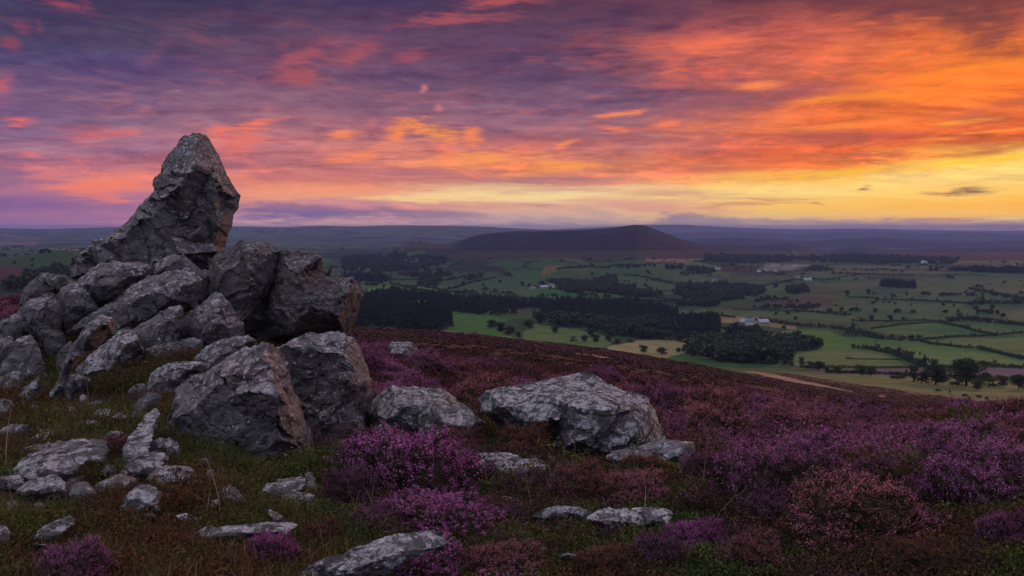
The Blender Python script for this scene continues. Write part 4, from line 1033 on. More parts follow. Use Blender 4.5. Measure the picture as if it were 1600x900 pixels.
# ------------------------------------------------------------------ plants
def quads_at(c, size, g, aspect=1.6, up=0.0, dirv=None):
    """a small leaf quad at each centre"""
    nq = len(c)
    a = g.normal(size=(nq, 3)) if dirv is None else dirv + g.normal(size=(nq, 3)) * .45
    a[:, 2] += up
    a /= np.linalg.norm(a, axis=1)[:, None] + 1e-9
    b = g.normal(size=(nq, 3)); b -= (a * b).sum(1)[:, None] * a; b /= np.linalg.norm(b, axis=1)[:, None] + 1e-9
    s = (np.asarray(size) * np.ones(nq))[:, None] * .5
    A = a * s * aspect; B = b * s
    v = np.stack([c - A, c + B * .9 - A * .1, c + A, c - B * .9 - A * .1], 1).reshape(-1, 3)
    f = np.arange(nq * 4).reshape(-1, 4)
    return v, f
def tri_tube(P, r0, r1):
    """thin tapering 4-sided tube along points"""
    P = np.asarray(P, float); k = len(P); V_ = []; F_ = []
    for i, p in enumerate(P):
        d = P[min(i + 1, k - 1)] - P[max(i - 1, 0)]; d = d / (np.linalg.norm(d) + 1e-9)
        s = np.cross(d, [.3, .9, .1]); s /= np.linalg.norm(s) + 1e-9; t_ = np.cross(d, s)
        r = r0 + (r1 - r0) * i / (k - 1)
        V_ += [p + s * r, p + t_ * r, p - s * r, p - t_ * r]
    for i in range(k - 1):
        for j in range(4):
            F_.append((i * 4 + j, i * 4 + (j + 1) % 4, i * 4 + 4 + (j + 1) % 4, i * 4 + 4 + j))
    return np.array(V_), np.array(F_)
class Acc:
    def __init__(s): s.v = []; s.f = []; s.m = []; s.c = []; s.n = 0
    def add(s, v, f, mi=0, c=None):
        if len(v) == 0: return
        s.v.append(v); s.f.append(f + s.n); s.m.append(np.full(len(f), mi)); s.n += len(v)
        s.c.append(np.ones((len(v), 3)) if c is None else c)
    def mesh(s, name, mats, smooth=False):
        return mesh_from(name, np.concatenate(s.v), np.concatenate(s.f), smooth=smooth, colors=np.concatenate(s.c), mats=mats, mi=np.concatenate(s.m))
def percol(nq, g, lo=.6, hi=1.3):
    return np.repeat(np.repeat(g.uniform(lo, hi, nq)[:, None], 3, 1), 4, 0)

def leaf_mat(name, c1, c2, c3=None, scale=1.2, rough=.8, world=True, transl=.25):
    m, t, b = mat_base(name, rough, .2)
    pos = t.new('ShaderNodeNewGeometry').outputs['Position'] if world else t.new('ShaderNodeTexCoord').outputs['Object']
    oi = t.new('ShaderNodeObjectInfo').outputs['Random']
    f = t.math('ADD', t.maprange(t.noise(pos, scale, 4, .6), .33, .67), t.math('MULTIPLY', t.math('SUBTRACT', oi, .5), .5), clamp=True)
    cc = t.mix(f, c1, c2)
    if c3: cc = t.mix(t.maprange(t.noise(pos, scale * .45, 3, .6), .47, .60), cc, c3)
    at_ = t.new('ShaderNodeAttribute', attribute_name='Col').outputs['Color']
    t.put(b.inputs['Base Color'], t.mix(1.0, cc, at_, 'MULTIPLY'))
    if transl:
        tr = t.new('ShaderNodeBsdfTranslucent'); t.put(tr.inputs[0], t.mix(1.0, cc, at_, 'MULTIPLY'))
        ms = t.new('ShaderNodeMixShader'); ms.inputs[0].default_value = transl
        t.l.new(b.outputs[0], ms.inputs[1]); t.l.new(tr.outputs[0], ms.inputs[2]); t.l.new(ms.outputs[0], t.n['Material Output'].inputs['Surface'])
    return m
M = {
 'vivid': leaf_mat('vivid_heather_bloom', (.30, .06, .23), (.54, .18, .43), scale=3),
 'purple': leaf_mat('purple_heather_bloom', (.16, .052, .11), (.46, .17, .37), scale=2),
 'dusty': leaf_mat('dusty_heather_bloom', (.22, .075, .085), (.44, .17, .22), scale=3),
 'rust': leaf_mat('faded_heather_bloom', (.16, .06, .04), (.27, .12, .08), scale=3),
 'needle': leaf_mat('heather_needles', (.020, .026, .012), (.055, .05, .022), scale=4),
 'wood': leaf_mat('heather_twigs', (.035, .022, .016), (.05, .032, .022), transl=0),
 'mixbloom': leaf_mat('moor_heather_bloom', (.080, .032, .036), (.34, .115, .25), (.055, .034, .018), scale=.55),
 'midbloom': leaf_mat('open_moor_bloom', (.048, .021, .018), (.175, .055, .095), (.048, .028, .016), scale=.5),
 'mixneedle': leaf_mat('moor_heather_needles', (.03, .022, .014), (.055, .036, .02), (.05, .055, .02), scale=.9),
 'farbloom': leaf_mat('distant_heather', (.045, .019, .018), (.088, .028, .038), (.045, .028, .016), scale=.09, transl=0),
 'bilb': leaf_mat('bilberry_leaves', (.045, .070, .018), (.11, .13, .03), (.11, .052, .022), scale=1.8),
 'grass': leaf_mat('dry_grass', (.15, .095, .045), (.28, .20, .09), (.10, .095, .03), scale=1.5),
 'straw': leaf_mat('straw_stalk', (.38, .30, .17), (.45, .34, .2), scale=2),
 'tree': leaf_mat('tree_leaves', (.026, .044, .026), (.055, .075, .036), scale=.05, transl=.1),
 'tree2': leaf_mat('pale_tree_leaves', (.05, .06, .03), (.08, .085, .045), scale=.05, transl=.1),
 'conif': leaf_mat('conifer_needles', (.016, .032, .028), (.032, .052, .040), scale=.03, transl=0),
 'bark': leaf_mat('bark', (.04, .03, .022), (.07, .05, .04), transl=0),
}
def heather_sprigs(acc, base, dirn, length, g, nfl=15, nlf=9, fl=.009, blm=0, ndl=1, spread=.011):
    k = len(base)
    tt = g.uniform(.42, 1.0, (k, nfl)); ctr = base[:, None] + dirn[:, None] * (tt * length[:, None])[..., None]
    ctr += g.normal(size=ctr.shape) * spread
    c = ctr.reshape(-1, 3); v, f = quads_at(c, g.uniform(.7, 1.3, len(c)) * fl, g, 1.3); acc.add(v, f, blm, percol(len(c), g, .30, 1.75))
    tt = g.uniform(0, .62, (k, nlf)); ctr = base[:, None] + dirn[:, None] * (tt * length[:, None])[..., None] + g.normal(size=(k, nlf, 3)) * spread * .9
    c = ctr.reshape(-1, 3); v, f = quads_at(c, g.uniform(.8, 1.4, len(c)) * fl * 1.25, g, 2.0, dirv=np.repeat(dirn, nlf, 0)); acc.add(v, f, ndl, percol(len(c), g))
def lump(d, s, a=.34, k=2.0):
    return 1 + a * fbm(d * k, 3, s) * 1.6 + .10 * fbm(d * 7, 2, s + 5)
def bush_meshes(seed, nsp=1500, bloom_top=True):
    """unit bush: half width 1, height 1"""
    g = np.random.default_rng(seed)
    d = g.normal(size=(nsp, 3)); d[:, 2] = np.abs(d[:, 2]) * 1.0 + .02; d /= np.linalg.norm(d, axis=1)[:, None]
    rad = lump(d, seed)[:, None]
    p = d * rad * g.uniform(.72, .90, (nsp, 1))
    dr = d * .7 + np.array([0, 0, .55]) + g.normal(size=(nsp, 3)) * .22; dr /= np.linalg.norm(dr, axis=1)[:, None]
    fol = Acc(); flo = Acc()
    # dark twiggy heart
    u = np.linspace(0, math.pi * 2, 29)[:-1]; w = np.linspace(0, math.pi / 2, 11)
    D = np.array([(math.cos(a) * math.cos(b), math.sin(a) * math.cos(b), math.sin(b)) for b in w for a in u])
    VV = D * (lump(D, seed) * .80)[:, None]; VV[:28, 2] = -.15
    FF = np.array([(i * 28 + j, i * 28 + (j + 1) % 28, (i + 1) * 28 + (j + 1) % 28, (i + 1) * 28 + j) for i in range(10) for j in range(28)])
    fol.add(VV, FF, 1)
    ln = g.uniform(.14, .28, nsp)
    a = Acc(); up_ = d[:, 2] + .35 * fbm(d * 3.5, 2, seed + 9) + g.normal(size=nsp) * .10 > .34
    heather_sprigs(a, p[up_], dr[up_], ln[up_], g, 17, 8, .0165, 0, 1, .018); heather_sprigs(a, p[~up_], dr[~up_], ln[~up_], g, 2, 14, .0165, 0, 1, .018)
    for v, f, m, c in zip(a.v, a.f, a.m, a.c):
        f = f - f.min()
        if m[0] == 0: flo.add(v, f, 0, c)
        else: fol.add(v, f, 0, c)
    # extra needles in the skirt
    q = g.normal(size=(5000, 3)); q[:, 2] = np.abs(q[:, 2]); q /= np.linalg.norm(q, axis=1)[:, None]; q *= (lump(q, seed) * g.uniform(.72, .98, 5000))[:, None]
    v, f = quads_at(q, .028, g, 2.0, .5); fol.add(v, f, 0, percol(5000, g))
    return fol, flo
BM = []
for s_ in (11, 12, 13):
    fo_, fl_ = bush_meshes(s_)
    BM.append((fo_.mesh('heather_foliage', [M['needle'], M['wood']]), {k: fl_.mesh('heather_bloom', [M[k]]) for k in ('vivid', 'purple', 'dusty', 'rust')}))
BUSHES = []
def heather(cx, base, wpx, hpx, kind, label, grp='heather bushes in bloom on the near moor', Y=None, var=None, depth=.8):
    x, y, z = hit(cx, base) if Y is None else at(cx, base, Y)
    hw = wpx / 2 / FP * y; hh = hpx / FP * y
    y += hw * depth * .55; x = x * y / (y - hw * depth * .55); z = float(ground_z(x, y))
    top = at(cx, base - hpx, y)[2]
    hh = max(top - z, hh * .8, .17); hw = max(hw, .13)
    i = len(BUSHES) if var is None else var
    e = empty('heather_bush', (x, y, z - .04), (i * 2.1) % 6.28)
    e.scale = (hw * .95, hw * depth if False else hw * .95, hh * .92)
    tag(e, label, 'heather', grp)
    f, b = BM[i % len(BM)]
    link('foliage', f, e); link('flowers', b[kind], e)
    BUSHES.append((x, y, hw, hh)); return e
# (column of the middle, row of the foot, width, height in px of the photo)
for a in [
 (640,772,250,112,'vivid','largest heather bush, domed and purple, left of centre'),
 (545,792,110,70,'purple','dark purple heather lobe hanging off the left of the largest bush'),
 (722,705,90,48,'dusty','pink heather low behind the right side of the largest bush'),
 (690,832,225,70,'vivid','bright magenta heather bush just below the largest one'),
 (590,835,110,52,'purple','dull purple heather at the left end of the bright magenta bush'),
 (820,716,110,66,'rust','rust and green heather growing against the humped boulder'),
 (880,714,90,60,'rust','darker rusty heather overlapping the front of the humped boulder'),
 (905,785,130,68,'dusty','dusty pink heather below the flat pale slab'),
 (990,792,140,70,'dusty','dusty pink heather below the grey block, right part'),
 (1010,740,90,36,'rust','brown withered heather leaning on the grey block'),
 (660,902,190,42,'vivid','pink heather along the bottom edge beside the long pale slab'),
 (790,905,170,46,'dusty','pink heather along the bottom edge, right of centre'),
 (429,878,62,46,'vivid','small vivid magenta clump alone in the grass at lower left'),
 (115,918,150,42,'purple','purple heather in the bottom left corner'),
 (188,708,44,30,'dusty','tiny pink heather between the slabs on the left'),
 (1115,752,110,56,'purple','purple heather directly right of the grey block'),
 (1262,752,150,80,'purple','round heather mound like a dome in the middle distance on the right'),
 (1090,860,130,56,'vivid','magenta topped heather below the sunken slabs'),
 (1030,880,90,44,'purple','dark heather left of the magenta topped one'),
 (1200,812,110,48,'purple','small purple heather in front of the round mound'),
 (1320,800,120,72,'purple','purple heather with pale tips right of the grassy hollow'),
 (1400,842,150,70,'purple','wide purple heather in the lower right'),
 (1500,800,190,100,'purple','broadest purple heather mass at the right, tall and loose'),
 (1580,860,120,80,'purple','purple heather cut by the right edge of the picture'),
 (1330,868,100,56,'dusty','pinkish heather near the bottom right'),
 (1180,890,130,46,'dusty','pinkish heather at the bottom, right of the magenta topped one'),
 (1440,700,150,46,'purple','long low purple heather farther up the slope at right'),
 (1545,706,120,50,'vivid','magenta heather farther up the slope near the right edge'),
 (1180,700,110,38,'purple','dim purple heather beyond the round mound, left side'),
 (1330,690,120,34,'purple','dim purple heather beyond the round mound, right side'),
 (1060,670,90,26,'purple','low heather just beyond the humped boulder'),
 (610,612,60,14,'vivid','small bright heather patch behind the split boulder'),
 (950,905,130,40,'rust','brown heather at the bottom centre'),
 (1440,905,170,52,'rust','brown heather at the bottom right'),
 (505,860,80,46,'rust','withered heather left of the bright magenta bush'),
]: heather(*a)

# ---- ground cover: uncountable, scattered as instances on points
def tuft_heather(seed, nsp=34, w=.13, h=.17, nfl=9, nlf=9, fl=.011, blm='mixbloom'):
    g = np.random.default_rng(seed); a = Acc()
    b = np.stack([g.normal(size=nsp) * w * .6, g.normal(size=nsp) * w * .6, g.uniform(0, h * .35, nsp)], -1)
    d = np.stack([b[:, 0] * 3.2, b[:, 1] * 3.2, np.full(nsp, .9)], -1) + g.normal(size=(nsp, 3)) * .22; d /= np.linalg.norm(d, axis=1)[:, None]
    heather_sprigs(a, b, d, g.uniform(.55, 1.1, nsp) * h, g, nfl, nlf, fl, 0, 1, .014)
    return a.mesh('heather_tuft', [M[blm], M['mixneedle']])
def tuft_bilb(seed, nl=280, w=.15, h=.17):
    g = np.random.default_rng(seed); a = Acc()
    c = np.stack([g.normal(size=nl) * w * .55, g.normal(size=nl) * w * .55, g.uniform(.01, h, nl)], -1); c[:, 2] *= np.exp(-(c[:, 0] ** 2 + c[:, 1] ** 2) / w ** 2 * .5)
    v, f = quads_at(c, g.uniform(.007, .0145, nl), g, 1.5, .3); a.add(v, f, 0, percol(nl, g, .5, 1.5))
    for _ in range(10):
        p = c[g.integers(nl)]; v, f = tri_tube([(p[0] * .3, p[1] * .3, -.02), p], .0016, .001); a.add(v, f, 1)
    return a.mesh('bilberry_tuft', [M['bilb'], M['wood']])
def tuft_grass(seed, nb=30, h=.26, lean=.5, w=.05, mat='grass', r=.0019):
    g = np.random.default_rng(seed); a = Acc()
    for _ in range(nb):
        b = np.array([g.normal() * w, g.normal() * w, -.02]); an = g.uniform(0, 6.28); L_ = h * g.uniform(.5, 1.15); le = lean * g.uniform(.2, 1.2)
        dv = np.array([math.cos(an), math.sin(an), 0]); sd_ = np.array([-dv[1], dv[0], 0]) * r
        P = [b + dv * L_ * le * (t_ ** 2) + np.array([0, 0, L_ * t_ * (1 - .25 * le * t_)]) for t_ in (0, .35, .7, 1)]
        v = np.array([P[0] - sd_, P[0] + sd_, P[1] - sd_ * .9, P[1] + sd_ * .9, P[2] - sd_ * .6, P[2] + sd_ * .6, P[3] - sd_ * .15, P[3] + sd_ * .15])
        f = np.array([(0, 1, 3, 2), (2, 3, 5, 4), (4, 5, 7, 6)]); a.add(v, f, 0, np.full((8, 3), g.uniform(.6, 1.3)))
    return a.mesh('grass_tuft', [M[mat]])
def clump_far(seed, nq=46, mats=('farbloom',)):
    g = np.random.default_rng(seed); a = Acc()
    d = g.normal(size=(nq, 3)); d[:, 2] = np.abs(d[:, 2]); d /= np.linalg.norm(d, axis=1)[:, None]; c = d * np.array([.5, .5, .34]) * g.uniform(.6, 1.05, (nq, 1))
    v, f = quads_at(c, g.uniform(.10, .24, nq), g, 1.2); a.add(v, f, 0, percol(nq, g, .5, 1.4))
    return a.mesh('heather_clump', [M[k] for k in mats])
HID = bpy.data.collections.new('sources')          # never linked to the scene: only read by the scatter nodes
def scatter(name, meshes, pos, scl, rot, kind='stuff', pick=None, tilt=None):
    c = bpy.data.collections.new('src_' + name)
    for i, me in enumerate(meshes):
        so_ = bpy.data.objects.new('%s_%02d' % (me.name, i), me); c.objects.link(so_)
    k = len(pos); me = bpy.data.meshes.new(name); me.vertices.add(k); me.vertices.foreach_set('co', np.asarray(pos, np.float32).ravel())
    def attr(nm, ty, data, key='value'):
        a = me.attributes.new(nm, ty, 'POINT'); a.data.foreach_set(key, np.ascontiguousarray(data).ravel())
    r3 = np.zeros((k, 3), np.float32); r3[:, 2] = rot
    if tilt is not None: r3[:, :2] = tilt
    s3 = np.asarray(scl, np.float32); s3 = s3 if s3.ndim == 2 else np.repeat(s3[:, None], 3, 1)
    attr('rot', 'FLOAT_VECTOR', r3, 'vector'); attr('scl', 'FLOAT_VECTOR', s3, 'vector')
    attr('pick', 'INT', (rng.integers(0, len(meshes), k) if pick is None else pick).astype(np.int32))
    o = link(name, me); tag(o, kind=kind)
    ng = bpy.data.node_groups.new('scatter_' + name, 'GeometryNodeTree')
    ng.interface.new_socket('Geometry', in_out='INPUT', socket_type='NodeSocketGeometry'); ng.interface.new_socket('Geometry', in_out='OUTPUT', socket_type='NodeSocketGeometry')
    gi = ng.nodes.new('NodeGroupInput'); go = ng.nodes.new('NodeGroupOutput'); ip = ng.nodes.new('GeometryNodeInstanceOnPoints')
    ci = ng.nodes.new('GeometryNodeCollectionInfo'); ci.inputs['Collection'].default_value = c; ci.inputs['Separate Children'].default_value = True; ci.inputs['Reset Children'].default_value = True
    def na(nm, ty):
        q = ng.nodes.new('GeometryNodeInputNamedAttribute'); q.data_type = ty; q.inputs['Name'].default_value = nm; return q.outputs['Attribute']
    ng.links.new(gi.outputs[0], ip.inputs['Points']); ng.links.new(ci.outputs[0], ip.inputs['Instance']); ip.inputs['Pick Instance'].default_value = True
    ng.links.new(na('pick', 'INT'), ip.inputs['Instance Index']); ng.links.new(na('rot', 'FLOAT_VECTOR'), ip.inputs['Rotation']); ng.links.new(na('scl', 'FLOAT_VECTOR'), ip.inputs['Scale'])
    ng.links.new(ip.outputs[0], go.inputs[0])
    md = o.modifiers.new('scatter', 'NODES'); md.node_group = ng
    return o
# where rocks and bushes stand: nothing sprouts there
GR = .07; OX, OY, NX_, NY_ = -14.0, 2.0, 400, 430
occ = np.full((NX_, NY_), -9.0); low = np.zeros((NX_, NY_), bool)
for o, ol in ROCKS:
    k = len(o.data.vertices); P = np.zeros(k * 3); o.data.vertices.foreach_get('co', P); P = P.reshape(-1, 3) * np.array(o.scale) + np.array(o.location)
    i = ((P[:, 0] - OX) / GR).astype(int); j = ((P[:, 1] - OY) / GR).astype(int); ok = (i >= 0) & (i < NX_) & (j >= 0) & (j < NY_)
    np.maximum.at(occ, (i[ok], j[ok]), P[ok, 2])
    if P[:, 2].max() - P[:, 2].min() < 1.2 or True:
        for s_ in range(1, 14): low[i[ok], np.clip(j[ok] - s_, 0, NY_ - 1)] = True
gxx, gyy = np.meshgrid(OX + (np.arange(NX_) + .5) * GR, OY + (np.arange(NY_) + .5) * GR, indexing='ij')
gz_ = ground_z(gxx, gyy); blocked = occ > gz_ + .015; 
for bx, by, hw, hh in BUSHES: low |= (np.abs(gxx - bx) < hw * .95) & (gyy < by) & (gyy > by - hw - .75)
low &= ~blocked
def lookup(x, y):
    i = ((x - OX) / GR).astype(int); j = ((y - OY) / GR).astype(int); ok = (i >= 0) & (i < NX_) & (j >= 0) & (j < NY_)
    i = np.clip(i, 0, NX_ - 1); j = np.clip(j, 0, NY_ - 1)
    return blocked[i, j] & ok, low[i, j] & ok
def in_bush(x, y, f=.8):
    m = np.zeros(len(x), bool)
    for bx, by, hw, hh in BUSHES: m |= ((x - bx) ** 2 + (y - by) ** 2) < (hw * f) ** 2
    return m
def field(y0, y1, dens, u=.90, power=1.0):
    """random points between two forward distances; dens per square metre, falling with distance**power beyond y0"""
    area = u * (y1 ** 2 - y0 ** 2); k = int(area * dens)
    y = np.sqrt(rng.uniform(y0 ** 2, y1 ** 2, k)); x = y * rng.uniform(-u, u, k)
    if power: keep = rng.uniform(size=k) < (y0 / y) ** power; x, y = x[keep], y[keep]
    return x, y
def leftness(x, y):   # 1 on the grassy left side
    px = 800 + FP * x / y
    return np.clip((600 - px) / 170 + .55 * n2d(x, y, .9, 3, 91), 0, 1) * np.clip((13.5 - y) / 3, 0, 1)
def hollow(x, y):     # grassy gaps in the heather
    return n2d(x, y, 1.7, 3, 92)
# near heather
x, y = field(2.4, 11, 60, power=.5)
L_ = leftness(x, y); H_ = hollow(x, y)
bl, lo = lookup(x, y); k = (~bl) & (L_ < rng.uniform(0.1, .7, len(x))) & (H_ > rng.uniform(-.8, -.3, len(x))) & ~in_bush(x, y, .6)
px_ = 800 + FP * x / y
x, y, lo = x[k], y[k], lo[k]
s = rng.uniform(.55, 1.15, len(x)) * (1 + .8 * np.clip(n2d(x, y, 1.1, 2, 93), -.6, 1)) * np.where(lo, .55, 1) * np.clip((y + 1) / 6, .8, 1.25)
HT = [tuft_heather(21 + i) for i in range(4)]
scatter('heather_cover', HT, np.stack([x, y, ground_z(x, y) - .015], -1), s, rng.uniform(0, 6.28, len(x)))
# rounded cushions of older heather, too many to tell apart
x, y = field(2.6, 30, 5.2, power=1.0); L_ = leftness(x, y); bl, lo = lookup(x, y)
k = ~bl & ~lo & (L_ < .1) & ~in_bush(x, y, .9) & (n2d(x, y, 2.4, 3, 88) > -.18); x, y = x[k], y[k]
hw = rng.uniform(.22, .60, len(x)) * np.clip(y / 9, .75, 1.25) * np.clip(26 / y, .5, 1)
kd = np.clip(((n2d(x, y, 3.0, 2, 89) + .6) / 1.2 * 4).astype(int), 0, 3)
names_ = ['dusty', 'purple', 'dusty', 'purple']
cush = []
for kk in names_:
    for fo_, fl_ in BM:
        me_ = None
        a_ = Acc()
        for src_, mo in ((fo_, 0), (fl_[kk], 2)):
            nv_ = len(src_.vertices); co_ = np.zeros(nv_ * 3); src_.vertices.foreach_get('co', co_); lp = np.zeros(len(src_.loops), int); src_.loops.foreach_get('vertex_index', lp)
            mi_ = np.zeros(len(src_.polygons), int); src_.polygons.foreach_get('material_index', mi_)
            cc_ = np.zeros(nv_ * 4); src_.color_attributes['Col'].data.foreach_get('color', cc_)
            a_.v.append(co_.reshape(-1, 3)); a_.f.append(lp.reshape(-1, 4) + a_.n); a_.m.append(mi_ + mo); a_.c.append(cc_.reshape(-1, 4)[:, :3]); a_.n += nv_
        cush.append(a_.mesh('heather_cushion', [M['needle'], M['wood'], M[kk]]))
scatter('heather_cushions', cush, np.stack([x, y, ground_z(x, y) - .05], -1), np.stack([hw, hw, hw * rng.uniform(.6, 1.0, len(x))], -1), rng.uniform(0, 6.28, len(x)), pick=kd * 3 + rng.integers(0, 3, len(x)))
# middle distance heather
x, y = field(10, 34, 14, power=1.0); k = ~lookup(x, y)[0] & (hollow(x, y) > -.42); x, y = x[k], y[k]
s = rng.uniform(.8, 1.5, len(x)) * (1 + .7 * np.clip(n2d(x, y, 2.2, 3, 94), -.7, 1)) * np.clip(y / 16, .8, 1.5)
HM = [tuft_heather(31 + i, 26, .15, .16, 7, 6, .017, 'midbloom') for i in range(3)]
scatter('moor_heather', HM, np.stack([x, y, ground_z(x, y) - .02], -1), s, rng.uniform(0, 6.28, len(x)))
# far moor
k = 42000; y = np.exp(rng.uniform(math.log(24), math.log(430), k)); u_ = rng.uniform(-.74, .74, k); x = y * u_
z = ground_z(x, y); rw = row_of((EYE - z) / y); pc = 800 + FP * x / y
jw = rw + 2.5 * n2d(x, y, 7, 2, 82)
ed = np.interp(pc, [q[0] for q in EDGE], [q[1] for q in EDGE])
bare = np.zeros(k, bool)
for p_ in PATHS: bare |= inpoly(pc, rw, p_)
dls = np.interp(pc, [560, 700, 860, 1000, 1150, 1300, 1500], [524, 533, 552, 572, 596, 616, 632])
burn = (rw > dls + 1) & (rw < dls + 15) & (pc < 1250)
k = (jw > ed + .5) & ~bare & ~(burn & (rng.uniform(size=k) < .75)) & (n2d(x, y, 11, 3, 95) > -.38)
x, y, z = x[k], y[k], z[k]
s = rng.uniform(.5, 1.2, len(x)) * np.clip(y / 60, .8, 2.4)
scatter('far_moor_heather', [clump_far(41 + i) for i in range(4)], np.stack([x, y, z - .03], -1), np.stack([s, s, s * .5 / np.clip(y / 80, .8, 2.0)], -1), rng.uniform(0, 6.28, len(x)))
# bilberry and grass on the left and in the hollows
x, y = field(2.4, 13, 120, power=.6); L_ = leftness(x, y); H_ = hollow(x, y); bl, lo = lookup(x, y)
k = (~bl) & ((L_ > rng.uniform(.15, .8, len(x))) | ((H_ < -.25) & (rng.uniform(size=len(x)) < .6)) | (lo & (rng.uniform(size=len(x)) < .8) & (L_ > .1)) | (rng.uniform(size=len(x)) < .07)) & ~in_bush(x, y, .8); x, y, lo = x[k], y[k], lo[k]
s = rng.uniform(.6, 1.3, len(x)) * (1 + 1.0 * np.clip(n2d(x, y, .8, 2, 96), -.6, 1)) * 1.3 * np.where(lo, .6, 1) * np.clip(y / 5, .7, 1)
scatter('bilberry_cover', [tuft_bilb(51 + i) for i in range(4)], np.stack([x, y, ground_z(x, y) - .01], -1), s, rng.uniform(0, 6.28, len(x)))
x, y = field(2.5, 13, 36, power=.3); L_ = leftness(x, y); H_ = hollow(x, y); bl, lo = lookup(x, y)
k = (~bl) & (((L_ > .3) & (n2d(x, y, 1.2, 3, 97) > -.12)) | (H_ < -.32) | (rng.uniform(size=len(x)) < .03)) & ~in_bush(x, y, .9); x, y, lo = x[k], y[k], lo[k]
s = rng.uniform(.5, 1.3, len(x)) * np.where(lo, .5, 1)
scatter('grass', [tuft_grass(61 + i) for i in range(4)], np.stack([x, y, ground_z(x, y)], -1), s, rng.uniform(0, 6.28, len(x)), tilt=rng.normal(size=(len(x), 2)) * .12)
# short turf, moss and litter between everything near the viewpoint
x, y = field(2.3, 7.5, 260, power=.8); bl, lo = lookup(x, y); k = ~bl; x, y = x[k], y[k]
TB_ = [tuft_bilb(81, 150, .12, .07), tuft_bilb(82, 150, .12, .06), tuft_grass(83, 34, .09, .8, .05), tuft_grass(84, 34, .11, 1.0, .06)]
lf_ = leftness(x, y); pk_ = np.where((lf_ > .15) & (rng.uniform(size=len(x)) < .5), rng.integers(2, 4, len(x)), rng.integers(0, 2, len(x)))
scatter('turf', TB_, pick=pk_, pos=np.stack([x, y, ground_z(x, y) - .005], -1), scl=rng.uniform(.6, 1.2, len(x)), rot=rng.uniform(0, 6.28, len(x)))
# tall single straw stalks
x, y = field(2.6, 9, 2.6, power=.3); bl, lo = lookup(x, y); k = ~bl; x, y = x[k], y[k]
scatter('straw_stalks', [tuft_grass(71 + i, 3, .30, .9, .03, 'straw', .0014) for i in range(4)], np.stack([x, y, ground_z(x, y)], -1), rng.uniform(.6, 1.2, len(x)), rng.uniform(0, 6.28, len(x)))

# ------------------------------------------------------------------ trees
def tree_mesh(seed, n_leaf, size=.16, shape='round', trunkh=.28):
    """unit height tree: returns crown mesh acc and trunk mesh acc"""
    g = np.random.default_rng(seed); cr = Acc(); tr = Acc()
    v, f = tri_tube([(0, 0, -.03), (.01, 0, trunkh * .6), (-.005, .01, trunkh + .22), (.01, 0, .72)], .035, .012); tr.add(v, f, 0)
    if shape == 'conifer':
        t_ = g.uniform(0, 1, n_leaf) ** .8; an = g.uniform(0, 6.28, n_leaf); r = (1 - t_) * .17 * (.55 + .45 * g.uniform(size=n_leaf)) * (1 + .25 * np.sin(t_ * 40))
        c = np.stack([np.cos(an) * r, np.sin(an) * r, .10 + t_ * .9], -1)
        v, f = quads_at(c, size * (.5 + .6 * (1 - t_)), g, 1.7, -.4, np.stack([np.cos(an), np.sin(an), 0 * an], -1)); cr.add(v, f, 0, percol(n_leaf, g, .55, 1.4))
        return cr, tr
    nb = 14 if shape == 'round' else 8
    wide = {'round': .36, 'tall': .20, 'bush': .5}[shape]; z0 = {'round': .14, 'tall': .16, 'bush': .02}[shape]
    cs = []
    for k in range(nb):
        an = g.uniform(0, 6.28); rr_ = wide * math.sqrt(g.uniform(0, 1)) * .72; zz = z0 + (1 - z0) * g.uniform(.10, .80)
        cs.append((math.cos(an) * rr_, math.sin(an) * rr_, zz, g.uniform(.16, .27) * (1 if shape != 'tall' else .75)))
        v, f = tri_tube([(0, 0, trunkh * .7), (cs[-1][0] * .5, cs[-1][1] * .5, (trunkh + zz) / 2), cs[-1][:3]], .014, .004); tr.add(v, f, 0)
    cs.append((0, 0, .80, .19))
    cs = np.array(cs); w = g.integers(0, len(cs), n_leaf); d = g.normal(size=(n_leaf, 3)); d /= np.linalg.norm(d, axis=1)[:, None]
    c = cs[w, :3] + d * (cs[w, 3] * g.uniform(.55, 1.08, n_leaf))[:, None] * np.array([1, 1, .82])
    c = c[c[:, 2] > .05]; v, f = quads_at(c, g.uniform(.6, 1.3, len(c)) * size, g, 1.3); cr.add(v, f, 0, percol(len(c), g, .45, 1.5))
    return cr, tr
TREES = {}
for key, args in {'round': (101, 5200, .030), 'round2': (102, 4600, .032), 'tall': (103, 1100, .040, 'tall'), 'bush': (104, 900, .07, 'bush')}.items():
    sh = args[3] if len(args) > 3 else 'round'
    a, b = tree_mesh(args[0], args[1], args[2], sh); TREES[key] = (a.mesh('tree_crown', [M['tree']]), b.mesh('tree_trunk', [M['bark']]))
    TREES[key + '_pale'] = (a.mesh('tree_crown', [M['tree2']]), TREES[key][1])
def tree(px, base, hpx, kind, label, wf=1.0, grp='single trees in the valley', name='tree', ymin=180):
    x, y, z = hit(px, base, 480 if px < 1200 else ymin, 9000)
    h = max(hpx / FP * y, 2)
    e = empty(name, (x, y, z), rng.uniform(0, 6.28)); e.scale = (h * wf * 1.25, h * wf * 1.25, h * 1.05); tag(e, label, 'tree', grp)
    c, t = TREES[kind]; link('crown', c, e); link('trunk', t, e)
